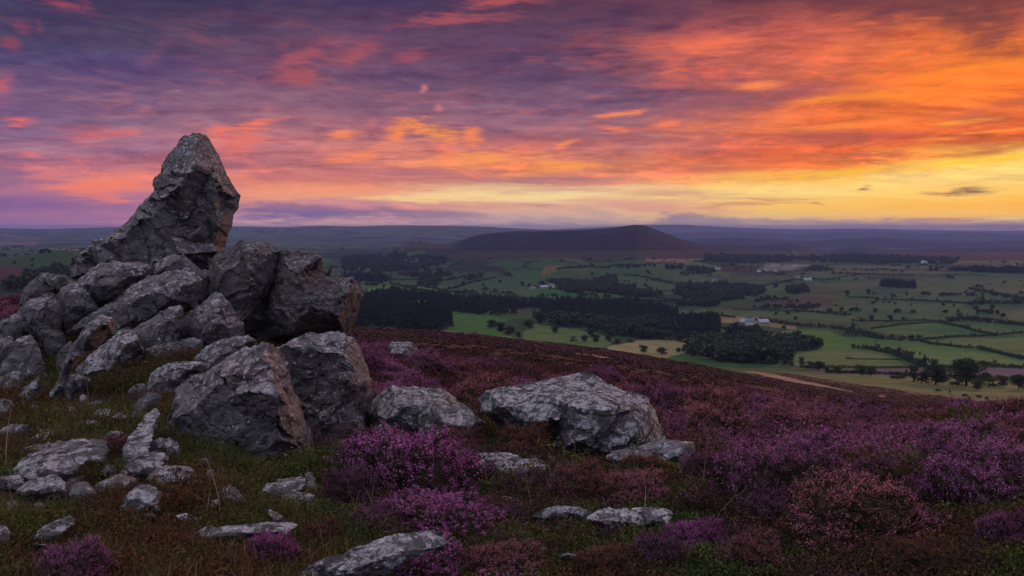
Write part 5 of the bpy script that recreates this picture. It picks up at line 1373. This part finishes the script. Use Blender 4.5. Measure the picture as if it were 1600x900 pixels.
TR = [
 (1510,603,45,'round','largest dark round tree at the edge of the right-hand pasture',1.15),
 (1462,601,33,'round2','broad dark tree immediately left of the largest round tree',1.3),
 (1440,599,20,'bush','dark bushy tree squeezed left of the broad dark tree',1.2),
 (1427,597,26,'tall_pale','thin pale tree standing left of the dark pair of trees',1.2),
 (1458,588,29,'tall_pale','bare looking tree rising behind the broad dark tree',1.0),
 (1496,604,16,'bush','low bush in front of the largest round tree',1.3),
 (1540,598,17,'round','small dark tree just right of the largest round tree',1.1),
 (1527,610,17,'round_pale','open crowned tree below the largest round tree, to its right',1.1),
 (1552,604,14,'bush','grey-green bush in the row right of the largest round tree',1.4),
 (1567,604,18,'round2_pale','greyish round tree second from the right edge of the pasture',1.1),
 (1592,608,24,'round','dark tree standing at the right edge of the picture by the pasture',1.1),
 (1402,592,12,'bush','bush between the purple strip and the pasture, right of centre',1.5),
 (1412,592,10,'bush','lower bush beside the pale thin tree',1.5),
 (1347,587,17,'round2','round tree on the far side of the pasture, left one of two',1.2),
 (1361,588,16,'round_pale','round tree on the far side of the pasture, right one of two',1.1),
 (1308,585,14,'round_pale','lollipop shaped tree alone on the pasture boundary',.9),
 (1280,579,15,'round','wide tree next to the slender birch at the pasture boundary',1.4),
 (1266,577,13,'bush','dark shrub between the slender birch and the wide tree',1.3),
 (1252,574,17,'tall_pale','slender birch at the upper end of the pasture',1.1),
 (1235,572,9,'bush','small shrub left of the slender birch',1.1),
 (1227,571,11,'round','small round tree near the end of the deciduous wood',1.0),
 (867,521,13,'round','dark oak standing alone in the pale green field',1.1),
 (810,528,10,'round2','small round tree touching the edge of the moor below the clump',1.1),
 (797,524,15,'round','dark tree at the right end of the clump beside the bright field',1.2),
 (782,519,16,'round2','dark tree in the middle of the clump beside the bright field',1.3),
 (768,514,15,'round','dark tree at the left end of the clump beside the bright field',1.2),
 (826,514,15,'round','dark tree joining the clump to the wood behind',1.2),
 (923,526,14,'round','darkest round tree over the hedge at the moor edge',1.1),
 (931,535,13,'round2','broad tree right at the moor edge, centre',1.2),
 (913,534,11,'round_pale','grey-green tree left of the broad tree at the moor edge',1.2),
 (897,533,8,'bush','low bush at the moor edge, left end of the group',1.5),
 (951,534,11,'round','round tree right of the group at the moor edge',1.2),
 (963,538,9,'bush','wide bush at the corner of the straw coloured field',1.6),
 (985,535,7,'bush','small bush in the hedge above the straw coloured field',1.4),
 (1006,551,12,'round2','round tree in front of the straw coloured field, left one',1.3),
 (1034,554,12,'round','round tree in front of the straw coloured field, right one',1.5),
 (1060,551,8,'round','small tree right of the straw coloured field',1.1),
 (1068,550,8,'round2','small tree in a pair right of the straw coloured field',1.1),
 (1080,549,9,'round','tree at the left end of the deciduous wood',1.2),
 (1362,501,9,'round','round tree on the hedge between the upper fields, left',1.1),
 (1391,501,9,'round2','round tree on the hedge between the upper fields, right',1.1),
 (1411,501,6,'round','tiny tree right of the two hedge trees in the upper fields',1.0),
 (1346,502,5,'bush','tiny bush left of the two hedge trees in the upper fields',1.4),
 (1387,549,8,'round','tree on the hedge above the pale triangular field',1.2),
 (1362,546,6,'round','small tree on the hedge corner of the pale triangular field',1.1),
 (1422,560,11,'round2','dark tree in the hedge running down to the purple strip',1.3),
 (1212,450,8,'round','dark tree alone in the field below the farm',1.1),
 (1324,462,9,'round_pale','greyish tree in the field below the small plantation, left',1.0),
 (1357,460,9,'round','tree in the field below the small plantation, nearer one',.9),
 (1397,464,5,'bush','faint bush in the field under the small plantation',1.2),
 (724,446,7,'round','round tree alone in the grey-green field left of centre',1.1),
 (781,442,5,'round','small round tree on the slope left of the twin knolls',1.0),
 (816,446,6,'round','tree beside the farm below the knolls',1.0),
 (909,464,7,'round','tree alone in the middle of the long dark green field',1.1),
 (968,470,5,'bush','bush at the right end of the long dark green field',1.4),
 (925,431,6,'round','tree on the skyline of the knoll',1.0),
 (594,444,10,'round2','tree overlapping the yellow-green field at left of centre',1.1),
 (757,460,5,'bush','bush on the field boundary near the centre wood',1.3),
 (1243,500,6,'round','round tree by the straw strip near the grey roofed farm',1.3),
 (1225,515,7,'round','tree at the right end of the straw strip',1.3),
 (1150,526,9,'round2','reddish tree in the grove in front of the grey roofed farm',1.3),
]
for a in TR: tree(a[0], a[1], a[2], a[3], a[4], a[5])

# woods and copses that read as one mass
def wood(name, polys, meshes, h, spacing, y_lo=300, y_hi=9000, hv=.25, jit=0):
    X = []; S = []
    for poly in polys:
        xs_ = [q[0] for q in poly]; ys_ = [q[1] for q in poly]
        # the ground cells whose picture position falls in the polygon, weighted by their real area
        pj = (PX + jit * 0 > min(xs_)) & (PX < max(xs_)) & (row > min(ys_)) & (row < max(ys_)) & (rr2 > y_lo) & (rr2 < y_hi) & (np.abs(azs) < R(46))[None]
        i, j = np.nonzero(pj)
        ok = inpoly(PX[i, j] + 9 * n2d(GX[i, j], GY[i, j], 60, 3, 99), row[i, j] + 2.0 * n2d(GX[i, j], GY[i, j], 60, 2, 98), poly); i, j = i[ok], j[ok]
        if not len(i): continue
        ar = (RG[np.minimum(i + 1, NR - 1)] - RG[i]) * RG[i] * (R(94) / (NAZ_F - 1))
        k = max(3, int(ar.sum() / spacing ** 2)); c = rng.choice(len(i), k, p=ar / ar.sum())
        x = GX[i[c], j[c]] + rng.uniform(-.5, .5, k) * 12; y = GY[i[c], j[c]] + rng.uniform(-.5, .5, k) * spacing * 1.5
        kp = n2d(x, y, 70, 3, 55) > -.20; x, y = x[kp], y[kp]; k = len(x)
        X.append(np.stack([x, y, ground_z(x, y) - .3], -1)); S.append(h * rng.uniform(1 - hv, 1 + hv, k) * (1 + .35 * n2d(x, y, 45, 2, 56)))
    X = np.concatenate(X); S = np.concatenate(S)
    s3 = np.stack([S * rng.uniform(.85, 1.25, len(S)), S * rng.uniform(.85, 1.25, len(S)), S], -1)
    print(name, len(X))
    scatter(name, meshes, X, s3, rng.uniform(0, 6.28, len(X)))
def low(seed, nl, size, shape):
    a, b = tree_mesh(seed, nl, size, shape); 
    for v, f, m, c in zip(b.v, b.f, b.m, b.c): a.add(v, f - f.min(), 1, c)
    mt = {'conifer': 'conif'}.get(shape, 'tree'); return a.mesh('wood_' + shape, [M[mt], M['bark']])
CON = [low(201 + i, 170, .075, 'conifer') for i in range(3)]; ROU = [low(211 + i, 230, .13, 'round') for i in range(3)] + [low(221, 160, .16, 'bush')]
wood('conifer_plantation', [
  [(535,487),(600,484),(650,486),(694,493),(700,512),(690,519),(535,512)],
  [(1060,506),(1122,503),(1126,530),(1060,532),(1020,520)],
 ], CON, 15, 5.5)
wood('conifer_wood', [
  [(535,470),(600,462),(690,468),(760,474),(860,480),(930,492),(905,503),(800,498),(700,488),(600,482),(535,484)],
  [(860,482),(905,474),(985,478),(1050,488),(1060,500),(990,500),(930,494)],
  [(535,432),(604,434),(608,441),(535,441)], [(1375,451),(1382,446),(1400,444),(1438,448),(1436,451)],
  [(1478,424),(1500,421),(1600,423),(1610,427)], [(1440,424),(1470,422),(1472,425)],
 ], CON, 15, 7)
wood('mixed_wood', [
  [(840,502),(930,500),(1000,503),(1060,508),(1060,528),(1020,532),(960,526),(900,513),(850,508)],
  [(868,447),(890,441),(950,446),(1000,452),(1046,462),(1010,466),(940,459),(880,457)], [(924,441),(945,432),(965,437),(962,446),(930,447)],
  [(1060,447),(1110,446),(1190,450),(1193,461),(1150,470),(1120,475),(1085,473),(1060,458)], [(1060,474),(1130,472),(1160,477),(1060,480)],
  [(790,436),(850,430),(900,436),(900,446),(860,446),(800,446)] if False else [(838,440),(868,436),(900,440),(885,446),(845,446)],
  [(1230,452),(1262,448),(1262,458),(1236,461)],
 ], ROU, 11, 9)
wood('deciduous_wood', [
  [(1075,548),(1090,541),(1130,538),(1180,541),(1236,548),(1240,562),(1222,573),(1180,570),(1130,567),(1095,558)],
  [(1140,524),(1165,518),(1195,524),(1210,534),(1205,541),(1150,538)], [(1205,541),(1222,530),(1255,534),(1282,543),(1276,549),(1222,549)],
  [(1060,531),(1130,533),(1200,538),(1200,543),(1120,540),(1060,536)],
 ], ROU, 11, 8)
wood('far_woods', [
  [(535,404),(620,398),(700,404),(690,414),(640,424),(590,428),(535,424)], [(620,428),(680,424),(704,430),(690,438),(650,440)], [(655,446),(680,440),(690,444),(670,450)], [(725,438),(745,430),(752,436),(735,439)],
  [(1100,398),(1180,401),(1290,402),(1290,412),(1240,408),(1180,412),(1130,412),(1100,408)], [(1065,425),(1095,419),(1116,424),(1110,431),(1070,431)], [(1258,421),(1292,418),(1294,423),(1260,424)],
  [(1290,400),(1330,398),(1420,402),(1500,404),(1490,412),(1380,412),(1300,412)], [(980,420),(1000,414),(1010,417),(990,423)], [(1040,419),(1060,416),(1068,421),(1044,423)],
  [(60,430),(100,420),(110,440),(60,445)], [(0,440),(60,440),(60,466),(0,462)],
 ], ROU, 12, 16)
i, j = np.nonzero((dd < .028) & (cls == 1) & (rr2 > 1350) & (rr2 < 5600) & (np.abs(azs) < R(42))[None])
ar = (RG[i + 1] - RG[i]) * RG[i]; c_ = rng.choice(len(i), 6500, p=ar / ar.sum())
x = GX[i[c_], j[c_]] + rng.uniform(-6, 6, 6500); y = GY[i[c_], j[c_]] + rng.uniform(-10, 10, 6500); S_ = rng.uniform(2.5, 8, 6500)
k = n2d(x, y, 240, 3, 77) > -.02; x, y, S_ = x[k], y[k], S_[k]
scatter('far_hedgerow_trees', ROU, np.stack([x, y, ground_z(x, y) - .3], -1), np.stack([S_ * 1.5, S_ * 1.5, S_], -1), rng.uniform(0, 6.28, len(x)))
# ------------------------------------------------------------------ hedgerows: one thing each
HB = []
for i in range(3):
    g = np.random.default_rng(301 + i); k = 46; c = g.normal(size=(k, 3)) * np.array([.42, .30, .26]) + np.array([0, 0, .5]); HB.append(quads_at(c, g.uniform(.18, .40, k), g, 1.3) + (percol(k, g, .5, 1.4),))
def hedge(pts, label, h=3.2, y0=150, y1=9000, gap=.12, grp='hedgerows between the valley fields'):
    P = np.array([hit(px, py, 480 if px < 1150 else y0, y1)[:2] for px, py in pts]); a = Acc()
    sd_ = np.concatenate([[0], np.cumsum(np.hypot(*np.diff(P, axis=0).T))]); L_ = sd_[-1]; st = h * .75; k = int(L_ / st) + 1
    if k > 900: st = L_ / 900; k = 900
    s_ = (np.arange(k) + rng.uniform(-.4, .4, k)) * st
    x = np.interp(s_, sd_, P[:, 0]) + 1.2 * n2d(s_, s_ * 0, 30, 2, 3); y = np.interp(s_, sd_, P[:, 1]) + rng.uniform(-.5, .5, k); z = ground_z(x, y)
    gp = n2d(s_, s_ * 0 + len(HEDGES), 60, 2, 7) > -.5 + gap
    for q in range(k):
        if not gp[q] and k > 12: continue
        v, f, c = HB[q % 3]; sc = h * (rng.uniform(.75, 1.25) + (1.1 if rng.uniform() < .05 else 0)); an = rng.uniform(0, 6.28); ca, sa = math.cos(an), math.sin(an)
        vv = np.stack([(v[:, 0] * ca - v[:, 1] * sa) * st * 1.3 , (v[:, 0] * sa + v[:, 1] * ca) * st * 1.3, v[:, 2] * sc], -1) + np.array([x[q], y[q], z[q] - .1 * sc])
        a.add(vv, f, 0, c)
    if not a.v: return
    org = np.array([P[0][0], P[0][1], float(ground_z(P[0][0], P[0][1]))])
    a.v = [v - org for v in a.v]
    o = link('hedge', a.mesh('hedge', [M['tree']]), loc=tuple(org)); tag(o, label, 'hedge', grp); HEDGES.append(o)
HEDGES = []
for pts, lb, h in [
 ([(1322,523),(1345,524),(1375,530),(1410,532),(1436,532)], 'thick dark hedge with trees ending above the wide green field', 7),
 ([(1436,532),(1455,538),(1500,543),(1530,545)], 'thin hedge running right from the end of the thick dark one', 2.6),
 ([(1440,531),(1500,526),(1560,524),(1600,520)], 'hedge bounding the lower side of the big sheep field at right', 2.6),
 ([(1466,504),(1500,511),(1540,521),(1558,524)], 'straight hedge slanting down to the right in the sheep fields', 2.8),
 ([(1360,514),(1400,508),(1450,504),(1466,504)], 'faint hedge along the top of the left sheep field', 2),
 ([(1330,501),(1380,502),(1440,501),(1480,503)], 'hedge with scattered small trees below the long grassy slope', 2.6),
 ([(1480,503),(1510,500),(1545,504),(1565,505)], 'bulky dark hedge right of centre of the upper sheep fields', 7),
 ([(1565,505),(1600,510)], 'bulky hedge reaching the right edge of the picture', 6),
 ([(1530,545),(1545,549),(1575,556),(1600,562)], 'dark clumpy hedge with bushes at the right edge of the wide field', 3.5),
 ([(1332,544),(1362,547),(1390,552),(1405,558),(1425,566),(1445,574)], 'hedge with trees falling towards the purple strip', 4.5),
 ([(1320,561),(1380,562),(1410,563)], 'very thin line across the pale triangular field', 1.2),
 ([(1380,469),(1420,469),(1470,472),(1510,474),(1520,477)], 'long hedge crossing the upper slope under the small plantation', 3.4),
 ([(1515,476),(1540,474),(1580,475),(1600,474)], 'tall dark hedge at right on the upper slope', 8),
 ([(1515,451),(1545,457),(1580,464),(1600,468)], 'hedge slanting down the upper right slope', 5),
 ([(1522,481),(1530,486),(1550,491)], 'short curved hedge under the tall dark one', 3.5),
 ([(1324,465),(1350,465),(1366,466)], 'short hedge below the greyish tree', 3),
 ([(1330,432),(1344,428),(1370,429),(1430,430)], 'hedge above the small plantation', 3.2),
 ([(1165,500),(1200,503),(1250,510),(1300,513),(1345,519)], 'tree lined hedge behind the straw strip', 6),
 ([(1145,484),(1200,485),(1250,487),(1330,493)], 'thin hedge across the rough grass right of centre', 2.6),
 ([(1060,494),(1110,493),(1150,497)], 'hedge above the dark plantation corner', 4),
 ([(1140,519),(1127,513),(1165,513)], 'little hedge in the bright field by the farm', 2),
 ([(610,444),(645,452),(700,462),(745,470)], 'hedge along the upper side of the yellow-green field', 4),
 ([(566,459),(620,459),(660,463),(700,466)], 'hedge under the yellow-green field', 3),
 ([(626,447),(665,449),(700,456),(745,457)], 'hedge with trees between the left hand fields', 4),
 ([(610,438),(660,437),(700,438),(735,431)], 'hedge climbing across the grey-green slope', 4),
 ([(700,452),(740,441),(775,434)], 'hedge slanting up through the middle left fields', 3.5),
 ([(695,461),(760,464),(800,466)], 'hedge above the centre wood, left part', 3.5),
 ([(800,466),(860,470),(930,472),(1000,470),(1060,472)], 'hedge above the centre wood along the dark green field', 5),
 ([(970,468),(990,462),(1010,464),(1060,470)], 'hedge rising right from the dark green field', 4),
 ([(975,430),(1010,434),(1050,443)], 'hedge curving over the grassy knoll', 4.5),
 ([(870,421),(920,417),(960,415),(1000,417)], 'hedge at the foot of the big hill', 5),
 ([(1180,472),(1200,468),(1208,470)], 'short bushy hedge beside the dark heath', 5),
 ([(1190,448),(1240,437),(1300,436),(1345,428)], 'thin hedge below the white roofed farm', 3),
 ([(700,527),(740,528),(775,531)], 'row of small bushes along the edge of the moor', 3),
 ([(1290,583),(1340,583),(1400,586),(1450,588),(1500,590),(1560,592),(1600,593)], 'low scrubby line between the purple strip and the pasture', 2),
 ([(1250,574),(1330,575),(1410,575),(1500,574),(1600,574)], 'hedge along the far side of the purple strip', 1.8),
 ([(1530,568),(1560,573),(1600,576)], 'dark hedge beyond the purple strip at the right', 3),
]: hedge(pts, lb, h)
# ------------------------------------------------------------------ farms and houses in the valley
def flat(name, c, rough=.8):
    m, t, b = mat_base(name, rough, .3); pos = t.new('ShaderNodeNewGeometry').outputs['Position']
    v = t.maprange(t.noise(pos, 1.2, 4, .6), .3, .7, .85, 1.12); t.put(b.inputs['Base Color'], t.mix(1.0, c, t.rgb(v, v, v), 'MULTIPLY')); return m
MW = flat('whitewash', (.72, .70, .68)); MS = flat('field_stone', (.30, .26, .22)); MT = flat('slate_roof', (.16, .17, .20)); MTI = flat('pale_metal_roof', (.34, .38, .44), .5); MD = flat('dark_window', (.03, .03, .035), .2)
def box(x0, x1, y0, y1, z0, z1):
    v = np.array([(x, y, z) for z in (z0, z1) for y in (y0, y1) for x in (x0, x1)], float)
    f = np.array([(0, 2, 3, 1), (4, 5, 7, 6), (0, 1, 5, 4), (2, 6, 7, 3), (0, 4, 6, 2), (1, 3, 7, 5)]); return v, f
def house(px, py, w, d, h, rz, wall, roof, label, chim=True, cat='house', y0=800, name='house'):
    x, y, z = hit(px, py, y0, 9000); e = empty(name, (x, y, z), R(rz)); tag(e, label, cat, 'buildings scattered in the valley')
    a = Acc(); v, f = box(-w / 2, w / 2, -d / 2, d / 2, -1, h); a.add(v, f)
    for s_ in (-1, 1):
        v = np.array([(s_ * w / 2, -d / 2, h), (s_ * w / 2, d / 2, h), (s_ * w / 2, 0, h + d * .42), (s_ * w / 2, 0, h + d * .42)]); a.add(v, np.array([(0, 1, 2, 3)] if s_ > 0 else [(1, 0, 2, 3)]))
    link('wall', a.mesh('wall', [wall]), e)
    a = Acc(); o_ = .35
    for s_ in (-1, 1):
        p = [(-w / 2 - o_, s_ * (d / 2 + o_), h - .25), (w / 2 + o_, s_ * (d / 2 + o_), h - .25), (w / 2 + o_, 0, h + d * .42 + .1), (-w / 2 - o_, 0, h + d * .42 + .1)]
        p2 = [(q[0], q[1], q[2] + .22) for q in p]; v = np.array(p + p2); a.add(v, np.array([(0, 1, 2, 3), (4, 5, 6, 7), (0, 1, 5, 4), (1, 2, 6, 5), (2, 3, 7, 6), (3, 0, 4, 7)]))
    rf = link('roof', a.mesh('roof', [roof]), e)
    if chim:
        for sx in (-.38, .38): v, f = box(w * sx - .5, w * sx + .5, -.45, .45, h + d * .25, h + d * .42 + 1.3); link('chimney', mesh_from('chimney', v, f, wall, False), rf)
    nw = max(2, int(w / 4)); dr = Acc(); 
    for k in range(nw):
        xx = -w / 2 + w * (k + .5) / nw
        if k == nw // 2: v, f = box(xx - .55, xx + .55, -d / 2 - .05, -d / 2 + .02, 0, 2.1); link('door', mesh_from('door', v, f, MD, False), e)
        for zz in ((1.0, 3.3) if h > 4.5 else (1.0,)):
            if k == nw // 2 and zz == 1.0: continue
            v, f = box(xx - .5, xx + .5, -d / 2 - .05, -d / 2 + .02, zz, zz + 1.2); link('window', mesh_from('window', v, f, MD, False), e)
house(1186,425,11,8,6,20,MW,MT,'white house at the left end of the smoking village, the brightest one')
house(1196,424,14,8,5,-10,MS,MT,'grey stone house right beside the brightest white one')
house(1212,424,12,8,5,10,MW,MT,'pale house under the drifting smoke')
house(1236,423,14,8,5,5,MS,MT,'stone house at the right end of the smoke')
house(1262,438,20,9,3.5,4,MW,MTI,'long low barn with shining white roof, in the fields at right of centre',False,'barn')
house(1246,436,16,10,5,-15,MS,MT,'dark roofed farmhouse next to the shining barn')
house(1117,441,11,8,5,15,MW,MT,'small white cottage among the woods right of centre')
house(1444,411,22,12,6,0,MW,MTI,'lone white barn high on the far dark ridge',False,'barn')
house(1583,416,14,9,5,0,MW,MT,'tiny white house near the right edge, far off')
house(1467,411,10,8,5,10,MS,MT,'tiny stone house right of the lone white barn')
house(1167,507,18,10,4,-12,MS,MTI,'grey-blue roofed barn beside the straw strip, left one',False,'barn')
house(1192,507,15,9,4,10,MS,MTI,'grey-blue roofed barn beside the straw strip, right one',False,'barn')
house(1172,508,12,8,5,-12,MW,MT,'small pinkish farmhouse at the left barn')
house(850,451,16,8,4,8,MS,MTI,'low grey barn of the farm below the knolls',False,'barn')
house(832,453,14,8,3.5,14,MS,MT,'long grey shed of the farm below the knolls',False,'barn')
house(862,449,12,8,5,0,MW,MT,'small white house of the farm below the knolls')
house(1121,421,18,10,5,0,MW,MT,'pale house in the trees left of the village')
# ------------------------------------------------------------------ smoke drifting from the village
sm, t, b = mat_base('chimney_smoke'); t.n.remove(b); pv = t.new('ShaderNodeVolumePrincipled')
oc = t.new('ShaderNodeTexCoord').outputs['Object']
dn = t.math('MULTIPLY', t.maprange(t.noise(oc, 2.2, 4, .6), .42, .72), t.maprange(t.vmath('LENGTH', oc), .45, 1.0, 1, 0))
t.put(pv.inputs['Density'], t.math('MULTIPLY', dn, .05)); pv.inputs['Color'].default_value = (.93, .92, .95, 1)
t.l.new(pv.outputs[0], t.n['Material Output'].inputs['Volume'])
bm = bmesh.new(); bmesh.ops.create_icosphere(bm, subdivisions=3, radius=1); me = bpy.data.meshes.new('smoke'); bm.to_mesh(me); bm.free(); me.materials.append(sm)
for (px, py, wpx, hpx, tl) in ((1203,420,20,8,-14),(1236,419,34,6,-5)):
    p = hit(px, py + 5, 1500, 9000); o = link('smoke', me, loc=(p[0], p[1], p[2] + 5 / FP * p[1] + hpx * .3 / FP * p[1])); o.scale = (wpx / FP * p[1], 25, hpx / FP * p[1]); o.rotation_euler = (0, R(tl), 0); tag(o, kind='stuff')
# ------------------------------------------------------------------ cattle and sheep
def skin_mesh(name, joints, edges, mats, sub=1):
    me = bpy.data.meshes.new(name); me.from_pydata([j[:3] for j in joints], edges, []); o = bpy.data.objects.new(name, me); COL.objects.link(o)
    md = o.modifiers.new('s', 'SKIN'); 
    for sv, j in zip(me.skin_vertices[0].data, joints): sv.radius = (j[3], j[4] if len(j) > 4 else j[3])
    me.skin_vertices[0].data[0].use_root = True
    s2 = o.modifiers.new('u', 'SUBSURF'); s2.levels = sub; s2.render_levels = sub
    dg = bpy.context.evaluated_depsgraph_get(); out = bpy.data.meshes.new_from_object(o.evaluated_get(dg)); out.name = name
    bpy.data.objects.remove(o); bpy.data.meshes.remove(me)
    out.materials.clear()
    for m in mats: out.materials.append(m)
    out.polygons.foreach_set('use_smooth', np.ones(len(out.polygons), bool)); return out
def beast(name, L_, h, mat, graze=True, fat=1.0):
    b = h * .64; J = [(0, 0, b, h * .23 * fat, h * .27 * fat), (L_ * .30, 0, b + .02 * h, h * .21 * fat, h * .25 * fat), (-L_ * .32, 0, b + .04 * h, h * .20 * fat, h * .24 * fat), (L_ * .46, 0, b + h * .05, h * .14, h * .17)]
    if graze: J += [(L_ * .62, 0, b - h * .22, h * .10), (L_ * .70, 0, h * .18, h * .085), (L_ * .80, 0, h * .05, h * .05)]
    else: J += [(L_ * .60, 0, b + h * .22, h * .10), (L_ * .70, 0, b + h * .30, h * .09), (L_ * .86, 0, b + h * .20, h * .05)]
    E = [(0, 1), (0, 2), (1, 3), (3, 4), (4, 5), (5, 6)]
    for (ax, kn) in ((.30, -.01), (-.34, .05)):
        for s_ in (-1, 1):
            i = len(J); J += [(L_ * ax, s_ * h * .13, b - h * .16, h * .10), (L_ * (ax + kn), s_ * h * .13, h * .30, h * .045), (L_ * ax, s_ * h * .13, .02, h * .04)]
            E += [(1 if ax > 0 else 2, i), (i, i + 1), (i + 1, i + 2)]
    i = len(J); J += [(-L_ * .46, 0, b + h * .12, h * .03), (-L_ * .50, 0, b - h * .25, h * .02)]; E += [(2, i), (i, i + 1)]
    i = len(J); hd = J[5]; J += [(hd[0] - .03 * L_, h * .11, hd[2] + h * .05, h * .02), (hd[0] - .03 * L_, -h * .11, hd[2] + h * .05, h * .02)]; E += [(5, i), (5, i + 1)]
    return skin_mesh(name, J, E, [mat])
MC_ = flat('black_hide', (.018, .016, .016)); MWl = flat('fleece', (.40, .38, .35))
cow1 = beast('cow', 2.0, 1.45, MC_, True); cow2 = beast('cow', 2.0, 1.45, MC_, False); ship = beast('sheep', 1.05, .85, MWl, True, 1.2)
for px, py, me, rz, lb, s_ in ((1466,613,cow1,170,'leftmost black cow grazing on the pasture under the trees',1.3),(1484,615,cow2,60,'smallest black cow, second from the left on the pasture',1.0),
       (1507,621,cow1,10,'black cow third from the left, grazing by the heather edge',1.15),(1530,623,cow2,185,'black cow fourth from the left, broadside on',1.4),(1542,626,cow1,80,'rightmost black cow, seen end on',1.2)):
    x, y, z = hit(px, py, 160, 3000); o = link('cow', me, loc=(x, y, z)); o.rotation_euler = (0, 0, R(rz)); k = s_ * (6.5 / FP * y) / 2.0; k = max(min(k, 1.7), .9); o.scale = (k, k, k); tag(o, lb, 'cow', 'black cattle on the pasture')
ns = 0
for poly, cnt, lb in (([(1430,553),(1480,553),(1560,556),(1600,566),(1600,573),(1450,572),(1425,560)], 74, 'white sheep grazing on the wide green field behind the large round trees'),
      ([(1440,506),(1470,505),(1560,518),(1540,524),(1450,522),(1400,520)], 16, 'white sheep dotted over the upper right sheep field'),
      ([(1500,538),(1600,532),(1600,545),(1540,543)], 22, 'white sheep near the right edge, in the field below the hedge line'),
      ([(690,494),(765,496),(768,508),(700,506)], 16, 'white sheep on the bright green field beside the conifers'),
      ([(985,538),(1050,535),(1045,546),(990,545)], 12, 'white sheep on the straw coloured field beyond the moor'),
      ([(850,462),(960,466),(950,472),(870,470)], 5, 'white sheep on the long dark green field')):
    xs_ = [q[0] for q in poly]; ys_ = [q[1] for q in poly]; c = 0
    while c < cnt:
        px, py = rng.uniform(min(xs_), max(xs_)), rng.uniform(min(ys_), max(ys_))
        if not inpoly(np.array([px]), np.array([py]), poly)[0]: continue
        c += 1; x, y, z = hit(px, py, 350, 6000); o = link('sheep', ship, loc=(x, y, z)); o.rotation_euler = (0, 0, rng.uniform(0, 6.28)); k = 1.1; o.scale = (k, k, k)
        tag(o, lb, 'sheep', lb.replace('white sheep', 'sheep'))
